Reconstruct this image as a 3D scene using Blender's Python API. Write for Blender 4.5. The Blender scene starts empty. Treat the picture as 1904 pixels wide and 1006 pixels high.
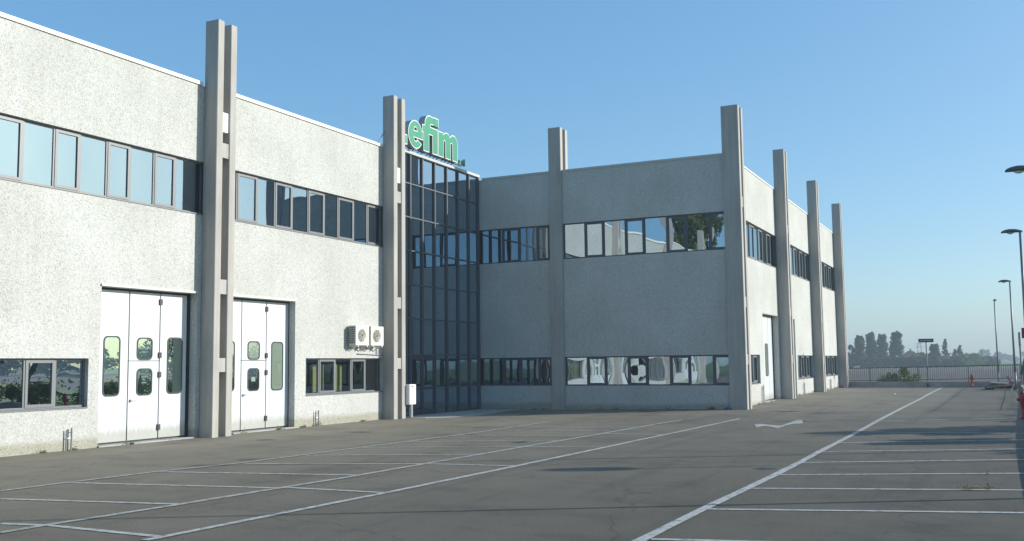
import bpy, bmesh, math, random
import numpy as np
from mathutils import Vector, Matrix
R = math.radians
scn = bpy.context.scene
col = scn.collection
random.seed(7)
rng = np.random.default_rng(11)

# ------------------------------------------------------------------ camera
CAM_H = 1.78
yaw, pitch, roll = 0.45511, 0.09407, -0.01194
cyw, syw, cp, sp = math.cos(yaw), math.sin(yaw), math.cos(pitch), math.sin(pitch)
ax_r = Vector((cyw, syw, 0)); ax_f = Vector((-syw*cp, cyw*cp, sp)); ax_u = Vector((syw*sp, -cyw*sp, cp))
right = math.cos(roll)*ax_r + math.sin(roll)*ax_u
up = -math.sin(roll)*ax_r + math.cos(roll)*ax_u
cd = bpy.data.cameras.new('camera'); cam = bpy.data.objects.new('camera', cd); col.objects.link(cam)
M = Matrix((right, up, -ax_f)).transposed().to_4x4(); M.translation = Vector((0, 0, CAM_H))
cam.matrix_world = M
cd.sensor_width = 36; cd.lens = 34.79; cd.clip_start = .1; cd.clip_end = 9000
scn.camera = cam
# ------------------------------------------------------------------ light
SUN_AZ, SUN_EL = R(30), R(19.2)          # azimuth measured from +X towards +Y
sd = Vector((math.cos(SUN_AZ)*math.cos(SUN_EL), math.sin(SUN_AZ)*math.cos(SUN_EL), math.sin(SUN_EL)))
w = bpy.data.worlds.new('World'); scn.world = w; w.use_nodes = True
nt = w.node_tree; nt.nodes.clear()
sky = nt.nodes.new('ShaderNodeTexSky'); sky.sky_type = 'NISHITA'; sky.sun_disc = False
sky.sun_elevation = SUN_EL; sky.sun_rotation = math.pi/2 - SUN_AZ
sky.air_density = 0.8; sky.dust_density = 1.5; sky.ozone_density = 2.0; sky.altitude = 0
bg = nt.nodes.new('ShaderNodeBackground'); bg.inputs[1].default_value = 0.15
wo = nt.nodes.new('ShaderNodeOutputWorld')
gm = nt.nodes.new('ShaderNodeGamma'); gm.inputs[1].default_value = .5            # softer contrast, cool white balance
mx = nt.nodes.new('ShaderNodeMix'); mx.data_type = 'RGBA'; mx.blend_type = 'MULTIPLY'; mx.inputs[0].default_value = 1; mx.inputs[7].default_value = (1.42, 1.80, 1.95, 1)
nt.links.new(sky.outputs[0], gm.inputs[0]); hs = nt.nodes.new('ShaderNodeHueSaturation'); hs.inputs['Saturation'].default_value = 1.65
nt.links.new(gm.outputs[0], hs.inputs['Color']); nt.links.new(hs.outputs[0], mx.inputs[6]); nt.links.new(mx.outputs[2], bg.inputs[0]); nt.links.new(bg.outputs[0], wo.inputs[0])
sl = bpy.data.lights.new('sun', 'SUN'); sl.energy = 4.4; sl.angle = R(.53); sl.color = (1, .965, .90)
so = bpy.data.objects.new('sun', sl); col.objects.link(so); so.rotation_euler = sd.to_track_quat('Z', 'Y').to_euler()
so.location = (20, 20, 30)
scn.view_settings.view_transform = 'Standard'; scn.view_settings.look = 'None'
scn.view_settings.gamma = 1; scn.view_settings.use_curve_mapping = False
scn.view_settings.exposure = 0.5

# ------------------------------------------------------------------ materials
MATS = {}
def newmat(name):
    m = bpy.data.materials.new(name); m.use_nodes = True; MATS[name] = m
    return m, m.node_tree, m.node_tree.nodes['Principled BSDF']
def N(t, typ, **k):
    n = t.nodes.new(typ)
    for a, b in k.items():
        if a in ('op',): n.operation = b
        else: setattr(n, a, b)
    return n
def ramp(t, src, stops):
    r = t.nodes.new('ShaderNodeValToRGB'); t.links.new(src, r.inputs[0])
    e = r.color_ramp.elements
    while len(e) < len(stops): e.new(.5)
    for i, (p, c) in enumerate(stops):
        e[i].position = p; e[i].color = (c[0], c[1], c[2], 1) if not isinstance(c, (int, float)) else (c, c, c, 1)
    return r
def wpos(t, scale=(1, 1, 1)):
    g = t.nodes.new('ShaderNodeNewGeometry'); m = t.nodes.new('ShaderNodeMapping'); m.inputs['Scale'].default_value = scale
    t.links.new(g.outputs['Position'], m.inputs[0]); return m.outputs[0]
def noise(t, vec, scale, detail=4, rough=.6):
    n = t.nodes.new('ShaderNodeTexNoise'); n.inputs['Scale'].default_value = scale
    n.inputs['Detail'].default_value = detail; n.inputs['Roughness'].default_value = rough
    t.links.new(vec, n.inputs['Vector']); return n.outputs['Fac']
def mixc(t, fac, a, b, mode='MIX'):
    m = t.nodes.new('ShaderNodeMix'); m.data_type = 'RGBA'; m.blend_type = mode
    for i, v in ((0, fac), (6, a), (7, b)):
        if hasattr(v, 'is_linked'): t.links.new(v, m.inputs[i])
        elif isinstance(v, (tuple, list)): m.inputs[i].default_value = (*v, 1) if len(v) == 3 else v
        else: m.inputs[i].default_value = v
    return m.outputs[2]
def bump(t, b, h, strength, dist):
    n = t.nodes.new('ShaderNodeBump'); n.inputs['Strength'].default_value = strength; n.inputs['Distance'].default_value = dist
    t.links.new(h, n.inputs['Height']); t.links.new(n.outputs[0], b.inputs['Normal'])
def plain(name, c, rough=.6, metal=0, var=.12, vs=3, spec=.5):
    m, t, b = newmat(name)
    v = noise(t, wpos(t), vs, 5)
    lo = tuple(x*(1-var) for x in c); hi = tuple(min(1, x*(1+var)) for x in c)
    r = ramp(t, v, [(.3, lo), (.7, hi)])
    t.links.new(r.outputs[0], b.inputs['Base Color'])
    b.inputs['Roughness'].default_value = rough; b.inputs['Metallic'].default_value = metal
    b.inputs['Specular IOR Level'].default_value = spec
    return m
def pebble(name, base):
    m, t, b = newmat(name)
    p = wpos(t)
    vo = N(t, 'ShaderNodeTexVoronoi'); vo.inputs['Scale'].default_value = 42; t.links.new(p, vo.inputs['Vector'])
    sep = N(t, 'ShaderNodeSeparateColor'); t.links.new(vo.outputs['Color'], sep.inputs[0])
    st = ramp(t, sep.outputs[0], [(0, tuple(x*.70 for x in base)), (.14, tuple(x*.93 for x in base)), (.6, base), (1, tuple(min(.85, x*1.12) for x in base))])
    n2 = noise(t, p, 17, 3, .7)
    r2 = ramp(t, n2, [(.34, .91), (.62, 1.04)])
    c = mixc(t, 1.0, st.outputs[0], r2.outputs[0], 'MULTIPLY')
    n3 = noise(t, p, .55, 4, .55); r3 = ramp(t, n3, [(.3, (.90, .90, .87)), (.7, (1.05, 1.05, 1.05))])
    c = mixc(t, 1.0, c, r3.outputs[0], 'MULTIPLY')
    # vertical rain streaks, very faint
    n4 = noise(t, wpos(t, (3.2, 3.2, .12)), 1.6, 4, .6); r4 = ramp(t, n4, [(.35, (.965, .96, .945)), (.6, (1, 1, 1))])
    c = mixc(t, 1.0, c, r4.outputs[0], 'MULTIPLY')
    # splash dirt near the ground
    g = t.nodes.new('ShaderNodeNewGeometry'); sx = N(t, 'ShaderNodeSeparateXYZ'); t.links.new(g.outputs['Position'], sx.inputs[0])
    ad = N(t, 'ShaderNodeMath', op='ADD'); t.links.new(sx.outputs[2], ad.inputs[0])
    mm = N(t, 'ShaderNodeMath', op='MULTIPLY'); t.links.new(n3, mm.inputs[0]); mm.inputs[1].default_value = -.35
    t.links.new(mm.outputs[0], ad.inputs[1])
    rd = ramp(t, ad.outputs[0], [(0, (.72, .69, .6)), (.14, (1, 1, 1))])
    c = mixc(t, 1.0, c, rd.outputs[0], 'MULTIPLY')
    t.links.new(c, b.inputs['Base Color']); b.inputs['Roughness'].default_value = .92
    b.inputs['Specular IOR Level'].default_value = .2
    bump(t, b, vo.outputs['Distance'], .6, .012)
    return m
pebble('pebble_concrete', (.50, .505, .485))
def smooth_conc(name, base):
    m, t, b = newmat(name)
    n1 = noise(t, wpos(t, (1, 1, .35)), 2.2, 6, .6)
    r1 = ramp(t, n1, [(.3, tuple(x*.86 for x in base)), (.7, tuple(x*1.08 for x in base))])
    n2 = noise(t, wpos(t), 60, 2, .6); r2 = ramp(t, n2, [(.3, .93), (.7, 1.05)])
    c = mixc(t, 1.0, r1.outputs[0], r2.outputs[0], 'MULTIPLY')
    n4 = noise(t, wpos(t, (7, 7, .22)), 1.5, 5, .65); r4 = ramp(t, n4, [(.34, (.88, .875, .86)), (.55, (1, 1, 1))])
    c = mixc(t, 1.0, c, r4.outputs[0], 'MULTIPLY')
    n5 = noise(t, wpos(t), 5, 6, .75); r5 = ramp(t, n5, [(.60, (1, 1, 1)), (.72, (.84, .83, .80))])
    c = mixc(t, 1.0, c, r5.outputs[0], 'MULTIPLY')
    t.links.new(c, b.inputs['Base Color']); b.inputs['Roughness'].default_value = .85
    bump(t, b, n2, .15, .004)
smooth_conc('smooth_concrete', (.385, .37, .34))
plain('pale_concrete', (.52, .50, .44), .9, var=.2)
plain('joint_sealant', (.60, .59, .54), .8, var=.05)
plain('coping_white', (.80, .80, .76), .45, var=.04)
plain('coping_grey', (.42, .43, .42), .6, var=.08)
plain('alu_frame', (.145, .155, .16), .45, var=.05)
plain('dark_frame', (.045, .055, .075), .45, var=.08)
plain('mullion_metal', (.075, .085, .095), .5, var=.05)
plain('gasket', (.015, .03, .03), .6, var=.1)
plain('door_white', (.58, .61, .63), .4, var=.03, vs=1.2)
_m = MATS['door_white']; _t = _m.node_tree; _b = _t.nodes['Principled BSDF']
_g = _t.nodes.new('ShaderNodeNewGeometry'); _x = _t.nodes.new('ShaderNodeSeparateXYZ'); _t.links.new(_g.outputs['Position'], _x.inputs[0])
_nz = noise(_t, wpos(_t, (4, 4, 1)), 3, 5, .7); _a = _t.nodes.new('ShaderNodeMath'); _a.operation = 'MULTIPLY_ADD'
_t.links.new(_nz, _a.inputs[0]); _a.inputs[1].default_value = -.5; _t.links.new(_x.outputs[2], _a.inputs[2])
_r = ramp(_t, _a.outputs[0], [(0, (.66, .63, .56)), (.22, (1, 1, 1))])
_src = _b.inputs['Base Color'].links[0].from_socket
_t.links.new(mixc(_t, 1.0, _src, _r.outputs[0], 'MULTIPLY'), _b.inputs['Base Color'])
plain('black_metal', (.02, .022, .025), .5)
plain('galvanised', (.32, .34, .36), .45, .6, .12)
plain('pole_paint', (.20, .21, .23), .5, .3, .12)
plain('lamp_body', (.09, .10, .10), .45, .2)
plain('red_paint', (.36, .02, .02), .45, var=.2)
plain('dark_red', (.22, .025, .03), .5, var=.2)
plain('white_plastic', (.80, .79, .75), .4, var=.03)
plain('cream_plastic', (.66, .64, .55), .45, var=.05)
plain('grille_dark', (.05, .055, .05), .6)
plain('interior', (.10, .10, .095), .9, var=.15)
plain('blind_cream', (.55, .52, .30), .9, var=.1)
plain('sign_green', (.004, .22, .11), .4, var=.06)
plain('sign_white', (.70, .74, .68), .5, var=.03)
plain('sign_side', (.30, .33, .36), .5, var=.08)
plain('sign_navy', (.03, .035, .10), .5)
plain('blue_plastic', (.02, .05, .22), .5)
plain('wood', (.30, .22, .13), .8, var=.25)
plain('bark', (.07, .055, .04), .95, var=.3, vs=8)
plain('roof_tile', (.20, .085, .055), .9, var=.25)
plain('house_wall', (.30, .24, .20), .9, var=.1)
plain('low_wall', (.27, .27, .25), .9, var=.22, vs=1.4)
plain('fence_green', (.07, .105, .10), .6, var=.1)
plain('pale_slab', (.36, .36, .33), .9, var=.18, vs=1.2)
plain('print_grey', (.22, .30, .27), .6)
plain('amber', (.5, .33, .03), .4)
# worn road paint
m, t, b = newmat('road_paint')
n1 = noise(t, wpos(t), 9, 8, .75); r1 = ramp(t, n1, [(.38, (.17, .165, .15)), (.52, (.44, .44, .41))])
t.links.new(r1.outputs[0], b.inputs['Base Color']); b.inputs['Roughness'].default_value = .8
m, t, b = newmat('road_paint_old')
n1 = noise(t, wpos(t), 7, 8, .8); r1 = ramp(t, n1, [(.38, (.17, .16, .14)), (.56, (.42, .42, .39))])
t.links.new(r1.outputs[0], b.inputs['Base Color']); b.inputs['Roughness'].default_value = .85
# asphalt
m, t, b = newmat('asphalt')
p = wpos(t)
big = ramp(t, noise(t, p, .16, 5, .6), [(.3, (.068, .059, .044)), (.7, (.092, .080, .060))])
mid = ramp(t, noise(t, wpos(t, (1, .35, 1)), .9, 7, .72), [(.28, .62), (.5, 1.0), (.75, 1.15)])
c = mixc(t, 1.0, big.outputs[0], mid.outputs[0], 'MULTIPLY')
fine = ramp(t, noise(t, p, 38, 4, .9), [(.30, .50), (.5, 1.0), (.72, 1.55)])
c = mixc(t, 1.0, c, fine.outputs[0], 'MULTIPLY')
# tyre-darkened, stained spots
sp_ = ramp(t, noise(t, wpos(t, (1, .7, 1)), .42, 6, .7), [(.57, (1, 1, 1)), (.70, (.58, .58, .60))])
c = mixc(t, 1.0, c, sp_.outputs[0], 'MULTIPLY')
# dust, paler towards the walls; vignette darkening is mixed into the same gradient
g = t.nodes.new('ShaderNodeNewGeometry'); sx = N(t, 'ShaderNodeSeparateXYZ'); t.links.new(g.outputs['Position'], sx.inputs[0])
mr = N(t, 'ShaderNodeMapRange'); t.links.new(sx.outputs[0], mr.inputs[0]); mr.inputs[1].default_value = 0; mr.inputs[2].default_value = -17
mr.inputs[3].default_value = .04; mr.inputs[4].default_value = .72
my = N(t, 'ShaderNodeMapRange'); t.links.new(sx.outputs[1], my.inputs[0]); my.inputs[1].default_value = 12; my.inputs[2].default_value = 45
my.inputs[3].default_value = 0; my.inputs[4].default_value = .34
ma = N(t, 'ShaderNodeMath', op='ADD'); t.links.new(mr.outputs[0], ma.inputs[0]); t.links.new(my.outputs[0], ma.inputs[1])
dn_ = ramp(t, noise(t, wpos(t, (1, .5, 1)), .5, 7, .7), [(.25, .55), (.75, 1.35)])
mb_ = N(t, 'ShaderNodeMath', op='MULTIPLY'); mb_.use_clamp = True; t.links.new(ma.outputs[0], mb_.inputs[0]); t.links.new(dn_.outputs[0], mb_.inputs[1])
dust = mixc(t, 1.0, (.235, .208, .155), fine.outputs[0], 'MULTIPLY')
c = mixc(t, mb_.outputs[0], c, dust)
st1 = ramp(t, noise(t, wpos(t, (.6, 1, 1)), .75, 8, .74), [(.34, .70), (.48, 1.0), (.7, 1.10)])       # scuffs, oil, tyre grime
c = mixc(t, 1.0, c, st1.outputs[0], 'MULTIPLY')
st2 = ramp(t, noise(t, wpos(t, (2.2, .12, 1)), .9, 4, .6), [(.56, (1, 1, 1)), (.66, (.84, .84, .85))])   # long tyre tracks
c = mixc(t, 1.0, c, st2.outputs[0], 'MULTIPLY')
# hairline cracks
vo = N(t, 'ShaderNodeTexVoronoi', feature='DISTANCE_TO_EDGE'); vo.inputs['Scale'].default_value = .17
dn = N(t, 'ShaderNodeTexNoise'); dn.inputs['Scale'].default_value = 1.1; dn.inputs['Detail'].default_value = 5; t.links.new(p, dn.inputs['Vector'])
vm = N(t, 'ShaderNodeVectorMath', op='MULTIPLY_ADD'); t.links.new(dn.outputs['Color'], vm.inputs[0]); vm.inputs[1].default_value = (1.2, 1.2, 0); t.links.new(p, vm.inputs[2])
t.links.new(vm.outputs[0], vo.inputs['Vector'])
crk = ramp(t, vo.outputs['Distance'], [(.0, .55), (.004, 1)])
c = mixc(t, .8, c, mixc(t, 1.0, c, crk.outputs[0], 'MULTIPLY'))
t.links.new(c, b.inputs['Base Color']); b.inputs['Roughness'].default_value = .82; b.inputs['Specular IOR Level'].default_value = .35
bump(t, b, noise(t, p, 70, 2, .8), .5, .006)
# stains lying on the asphalt
m, t, b = newmat('stain')
tc = N(t, 'ShaderNodeTexCoord')
ln = N(t, 'ShaderNodeVectorMath', op='LENGTH'); t.links.new(tc.outputs['Object'], ln.inputs[0])
sm_ = N(t, 'ShaderNodeMath', op='ADD'); t.links.new(ln.outputs['Value'], sm_.inputs[0])
nn = noise(t, tc.outputs['Object'], 2.6, 6, .7); n5 = N(t, 'ShaderNodeMath', op='MULTIPLY'); t.links.new(nn, n5.inputs[0]); n5.inputs[1].default_value = 1.2
t.links.new(n5.outputs[0], sm_.inputs[1])
al = ramp(t, sm_.outputs[0], [(.75, .8), (1.25, 0)])
b.inputs['Base Color'].default_value = (.035, .033, .034, 1); b.inputs['Roughness'].default_value = .6
t.links.new(al.outputs[0], b.inputs['Alpha'])
# ground
def groundmat(name, c1, c2, sc, st=(1, 1, 1)):
    m, t, b = newmat(name)
    r1 = ramp(t, noise(t, wpos(t, st), sc, 7, .7), [(.3, c1), (.7, c2)])
    t.links.new(r1.outputs[0], b.inputs['Base Color']); b.inputs['Roughness'].default_value = .95; b.inputs['Specular IOR Level'].default_value = .1
groundmat('field_soil', (.105, .085, .075), (.15, .12, .105), .12, (1, .3, 1))
groundmat('field_green', (.09, .13, .045), (.14, .18, .06), .05)
groundmat('grass', (.09, .15, .02), (.20, .25, .04), .8)
def leafmat(name, c1, c2, tr=.35):
    m, t, b = newmat(name)
    oi = N(t, 'ShaderNodeNewGeometry')
    r1 = ramp(t, oi.outputs['Random Per Island'], [(0, c1), (1, c2)])
    t.links.new(r1.outputs[0], b.inputs['Base Color']); b.inputs['Roughness'].default_value = .6
    trn = N(t, 'ShaderNodeBsdfTranslucent'); t.links.new(r1.outputs[0], trn.inputs[0])
    mx = N(t, 'ShaderNodeMixShader'); mx.inputs[0].default_value = tr
    o = t.nodes['Material Output']; t.links.new(b.outputs[0], mx.inputs[1]); t.links.new(trn.outputs[0], mx.inputs[2]); t.links.new(mx.outputs[0], o.inputs[0])
leafmat('leaf_poplar', (.045, .085, .02), (.11, .18, .04))
leafmat('leaf_dark', (.03, .05, .018), (.06, .085, .03))
leafmat('leaf_light', (.07, .11, .025), (.13, .17, .04))
leafmat('leaf_conifer', (.022, .038, .022), (.045, .062, .035), .1)
leafmat('leaf_hedge', (.08, .11, .03), (.15, .17, .05), .55)
leafmat('leaf_dry', (.14, .10, .03), (.16, .16, .05))
# glass: coated mirror glass, part transparent
def glassmat(name, tint, refl, rough=.0, trc=(.45, .5, .48), wav=.07):
    m, t, b = newmat(name); t.nodes.remove(b)
    gl = N(t, 'ShaderNodeBsdfGlossy'); gl.inputs['Color'].default_value = (*tint, 1); gl.inputs['Roughness'].default_value = rough
    tr = N(t, 'ShaderNodeBsdfTransparent'); tr.inputs['Color'].default_value = (*trc, 1)
    lw = N(t, 'ShaderNodeLayerWeight'); lw.inputs['Blend'].default_value = .35
    mr = N(t, 'ShaderNodeMapRange'); t.links.new(lw.outputs['Fresnel'], mr.inputs[0]); mr.inputs[3].default_value = refl; mr.inputs[4].default_value = 1
    mx = N(t, 'ShaderNodeMixShader'); t.links.new(mr.outputs[0], mx.inputs[0]); t.links.new(tr.outputs[0], mx.inputs[1]); t.links.new(gl.outputs[0], mx.inputs[2])
    t.links.new(mx.outputs[0], t.nodes['Material Output'].inputs[0])
    if wav:
        oi = N(t, 'ShaderNodeObjectInfo'); g = N(t, 'ShaderNodeNewGeometry')
        va = N(t, 'ShaderNodeVectorMath', op='SCALE'); va.inputs[0].default_value = (17, 31, 23); t.links.new(oi.outputs['Random'], va.inputs['Scale'])
        vb = N(t, 'ShaderNodeVectorMath', op='ADD'); t.links.new(va.outputs[0], vb.inputs[0]); t.links.new(g.outputs['Position'], vb.inputs[1])
        h = noise(t, vb.outputs[0], 1.1, 0, 0)
        bp = N(t, 'ShaderNodeBump'); bp.inputs['Strength'].default_value = wav; bp.inputs['Distance'].default_value = .02
        t.links.new(h, bp.inputs['Height']); t.links.new(bp.outputs[0], gl.inputs['Normal'])
    return m
glassmat('window_glass', (.50, .60, .68), .72)
glassmat('curtain_glass', (.46, .58, .68), .80, trc=(.10, .14, .17))
glassmat('spandrel_glass', (.43, .55, .65), .96, trc=(.05, .08, .1))
glassmat('clear_glass', (.80, .86, .84), .28, trc=(.70, .76, .66))
glassmat('green_glass', (.66, .80, .76), .88, trc=(.3, .5, .4))
mt = lambda n: MATS[n]

# ------------------------------------------------------------------ helpers
def ss(a, b, x):
    t = min(1, max(0, (x-a)/(b-a))); return t*t*(3-2*t)
def gz(x, y): return .19*ss(18, 52, y)*ss(-18, -9, x)
class MB:
    """collects shapes, links them as one mesh"""
    def __init__(s): s.v = []; s.f = []; s.m = []
    def add(s, vs, fs, mi=0):
        k = len(s.v); s.v += [tuple(v) for v in vs]; s.f += [[i+k for i in f] for f in fs]; s.m += [mi]*len(fs); return s
    def box(s, a, b, mi=0, T=None):
        (x0, y0, z0), (x1, y1, z1) = [tuple(map(min, zip(a, b))), tuple(map(max, zip(a, b)))]
        vs = [Vector(v) for v in ((x0,y0,z0),(x1,y0,z0),(x1,y1,z0),(x0,y1,z0),(x0,y0,z1),(x1,y0,z1),(x1,y1,z1),(x0,y1,z1))]
        if T: vs = [T @ v for v in vs]
        return s.add(vs, [(0,3,2,1),(4,5,6,7),(0,1,5,4),(1,2,6,5),(2,3,7,6),(3,0,4,7)], mi)
    def tube(s, pts, r, n=8, mi=0, cap=True):
        rs = r if isinstance(r, (list, tuple)) else [r]*len(pts)
        pts = [Vector(p) for p in pts]; k = len(s.v); rings = []
        prev = None
        for i, p in enumerate(pts):
            d = (pts[min(i+1, len(pts)-1)] - pts[max(i-1, 0)]).normalized()
            u = d.orthogonal().normalized() if prev is None else (prev - d*prev.dot(d)).normalized()
            prev = u; w_ = d.cross(u)
            rings.append([p + (u*math.cos(2*math.pi*j/n)+w_*math.sin(2*math.pi*j/n))*rs[i] for j in range(n)])
        vs = [v for rg in rings for v in rg]; fs = []
        for i in range(len(pts)-1):
            for j in range(n):
                fs.append((i*n+j, i*n+(j+1) % n, (i+1)*n+(j+1) % n, (i+1)*n+j))
        if cap: fs += [tuple(range(n))[::-1], tuple((len(pts)-1)*n+j for j in range(n))]
        return s.add(vs, fs, mi)
    def lathe(s, c, prof, n=12, mi=0):
        vs = []; fs = []
        for (r, z) in prof:
            for j in range(n): vs.append((c[0]+r*math.cos(2*math.pi*j/n), c[1]+r*math.sin(2*math.pi*j/n), c[2]+z))
        for i in range(len(prof)-1):
            for j in range(n): fs.append((i*n+j, i*n+(j+1) % n, (i+1)*n+(j+1) % n, (i+1)*n+j))
        fs += [tuple(range(n))[::-1], tuple((len(prof)-1)*n+j for j in range(n))]
        return s.add(vs, fs, mi)
    def build(s, name, mats, parent=None, smooth=False, bevel=0):
        me = bpy.data.meshes.new(name)
        org = Vector(parent['_o']) if parent is not None and '_o' in parent else Vector((0, 0, 0))
        me.from_pydata([tuple(Vector(v)-org) for v in s.v], [], s.f)
        for q in (mats if isinstance(mats, (list, tuple)) else [mats]): me.materials.append(mt(q))
        me.polygons.foreach_set('material_index', s.m)
        if smooth: me.polygons.foreach_set('use_smooth', [True]*len(me.polygons))
        if bevel:
            bm = bmesh.new(); bm.from_mesh(me)
            bmesh.ops.bevel(bm, geom=bm.edges[:], offset=bevel, segments=1, affect='EDGES'); bm.to_mesh(me); bm.free()
        me.update()
        o = bpy.data.objects.new(name, me); col.objects.link(o); ORG[o.name] = org
        if parent is not None: o.parent = parent
        o['_o'] = tuple(org)
        return o
ORG = {}
def tag(o, label=None, cat=None, group=None, kind=None):
    if label: o['label'] = label
    if cat: o['category'] = cat
    if group: o['group'] = group
    if kind: o['kind'] = kind
    return o
def thing(name, loc, label, cat, group=None):
    o = bpy.data.objects.new(name, None); col.objects.link(o); o.location = loc; o['_o'] = tuple(loc)
    o.empty_display_size = .3
    return tag(o, label, cat, group)
def solo(mb, name, mats, loc, label, cat, group=None, kind=None, smooth=False, bevel=0):
    """a thing that is one mesh, origin at its base"""
    me_p = {'_o': loc}
    class _P(dict): pass
    o = mb.build(name, mats, None, smooth, bevel)
    for v in o.data.vertices: v.co -= Vector(loc)
    o.location = loc; o['_o'] = tuple(loc)
    return tag(o, label, cat, group, kind)
def inst(name, me, parent, loc, scale=(1, 1, 1), rot=(0, 0, 0)):
    o = bpy.data.objects.new(name, me); col.objects.link(o); o.parent = parent
    org = Vector(parent['_o']); o.location = Vector(loc)-org; o.scale = scale; o.rotation_euler = rot
    return o
def copy_tree(o, parent=None):
    c = o.copy(); col.objects.link(c); c.parent = parent
    for ch in [x for x in o.children]: copy_tree(ch, c)
    return c

class Fac:
    """a facade: s runs along it, o outwards, z up"""
    def __init__(f, axis, plane, sgn): f.axis, f.plane, f.sgn = axis, plane, sgn
    def p(f, s, o, z):
        return Vector((f.plane+f.sgn*o, s, z)) if f.axis == 'Y' else Vector((s, f.plane+f.sgn*o, z))
    def box(f, mb, s0, s1, o0, o1, z0, z1, mi=0):
        return mb.box(f.p(s0, o0, z0), f.p(s1, o1, z1), mi)
# shared pane mesh: unit square in local XZ, slightly bellied outwards (-Y), smooth
def pane_mesh(name, mat, belly=.0035, n=6):
    vs = []; fs = []
    for j in range(n+1):
        for i in range(n+1):
            u, v = i/n, j/n
            vs.append((u-.5, -belly*16*u*(1-u)*v*(1-v), v-.5))
    for j in range(n):
        for i in range(n): k = j*(n+1)+i; fs.append((k, k+1, k+n+2, k+n+1))
    me = bpy.data.meshes.new(name); me.from_pydata(vs, [], fs); me.materials.append(mt(mat))
    me.polygons.foreach_set('use_smooth', [True]*len(fs)); me.update(); return me
PM = {}
def pane(F, parent, s0, s1, z0, z1, o, mat='window_glass', belly=None, tilt=.003):
    b = random.choice((-.0022, -.0012, .001, .0018, .0028)) if belly is None else belly
    key = (mat, b)
    if key not in PM: PM[key] = pane_mesh('pane', mat, b)
    rz = (math.pi/2 if F.sgn > 0 else -math.pi/2) if F.axis == 'Y' else (0 if F.sgn < 0 else math.pi)
    return inst('pane', PM[key], parent, F.p((s0+s1)/2, o, (z0+z1)/2), (s1-s0, 1, z1-z0),
                (random.uniform(-tilt, tilt), 0, rz+random.uniform(-tilt, tilt)))
def ribbon(F, parent, s0, s1, z0, z1, muls, mat='alu_frame', rec=.11, glass='window_glass', sash0=1, sill=True, blinds=()):
    """window strip: frame (part) with sashes, sill and panes (sub-parts). muls: mullion centres"""
    fw = .045
    mb = MB(); o0, o1 = -rec-.07, -rec
    F.box(mb, s0, s1, o0, o1, z1-fw, z1); F.box(mb, s0, s1, o0, o1, z0, z0+fw)
    ed = [s0]+list(muls)+[s1]
    F.box(mb, s0, s0+fw, o0, o1, z0+fw, z1-fw); F.box(mb, s1-fw, s1, o0, o1, z0+fw, z1-fw)
    for m_ in muls: F.box(mb, m_-.028, m_+.028, o0, o1, z0+fw, z1-fw)
    win = mb.build('window', mat, parent)
    for i in range(len(ed)-1):
        a = ed[i]+(.028 if i else fw); b_ = ed[i+1]-(.028 if i < len(ed)-2 else fw)
        if (i+sash0) % 2 == 0 and b_-a > .4:
            sm = MB(); q = .055; e0, e1 = o0+.01, o1+.014
            F.box(sm, a-.01, b_+.01, e0, e1, z1-fw-q, z1-fw+.008); F.box(sm, a-.01, b_+.01, e0, e1, z0+fw-.008, z0+fw+q)
            F.box(sm, a-.01, a+q, e0, e1, z0+fw+q, z1-fw-q); F.box(sm, b_-q, b_+.01, e0, e1, z0+fw+q, z1-fw-q)
            sm.build('sash', mat, win)
            pane(F, win, a+q-.004, b_-q+.004, z0+fw+q-.004, z1-fw-q+.004, -rec-.018, glass)
        else:
            pane(F, win, a-.004, b_+.004, z0+fw-.004, z1-fw+.004, -rec-.022, glass)
    for (a, b_, h) in blinds:
        bm_ = MB(); F.box(bm_, a, b_, -rec-.40, -rec-.36, z0+.05, z0+.05+h*(z1-z0)); bm_.build('blind', 'blind_cream', win)
    if sill:
        sb = MB(); F.box(sb, s0, s1, -rec, .022, z0-.028, z0); sb.build('sill', mat, win)
    return win
def rrect(w_, h_, r, n=5):
    pts = []
    for cx, cz, a0 in ((w_/2-r, h_/2-r, 0), (-w_/2+r, h_/2-r, 90), (-w_/2+r, -h_/2+r, 180), (w_/2-r, -h_/2+r, 270)):
        for i in range(n+1):
            a = R(a0+90*i/n); pts.append((cx+r*math.cos(a), cz+r*math.sin(a)))
    return pts
def round_window(F, parent, s0, s1, z0, z1, o, glass):
    """rubber-framed window of a folding door: gasket ring + pane"""
    cs, cz = (s0+s1)/2, (z0+z1)/2; w_, h_ = s1-s0, z1-z0
    out = rrect(w_, h_, .12); inn = rrect(w_-.07, h_-.07, .095); n = len(out)
    mb = MB(); vs = [F.p(cs+a, o+.012, cz+b) for a, b in out]+[F.p(cs+a, o+.012, cz+b) for a, b in inn]
    vs += [F.p(cs+a, o, cz+b) for a, b in out]+[F.p(cs+a, o-.012, cz+b) for a, b in inn]
    fs = []
    for i in range(n):
        j = (i+1) % n
        fs += [(i, j, n+j, n+i), (i, 2*n+i, 2*n+j, j), (n+i, n+j, 3*n+j, 3*n+i)]
    mb.add(vs, fs); g = mb.build('window_gasket', 'gasket', parent)
    pb = MB(); pb.add([F.p(cs+a, o+.004, cz+b) for a, b in rrect(w_-.07, h_-.07, .095)], [tuple(range(n))])
    p_ = pb.build('door_pane', glass, parent)
    return p_
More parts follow.
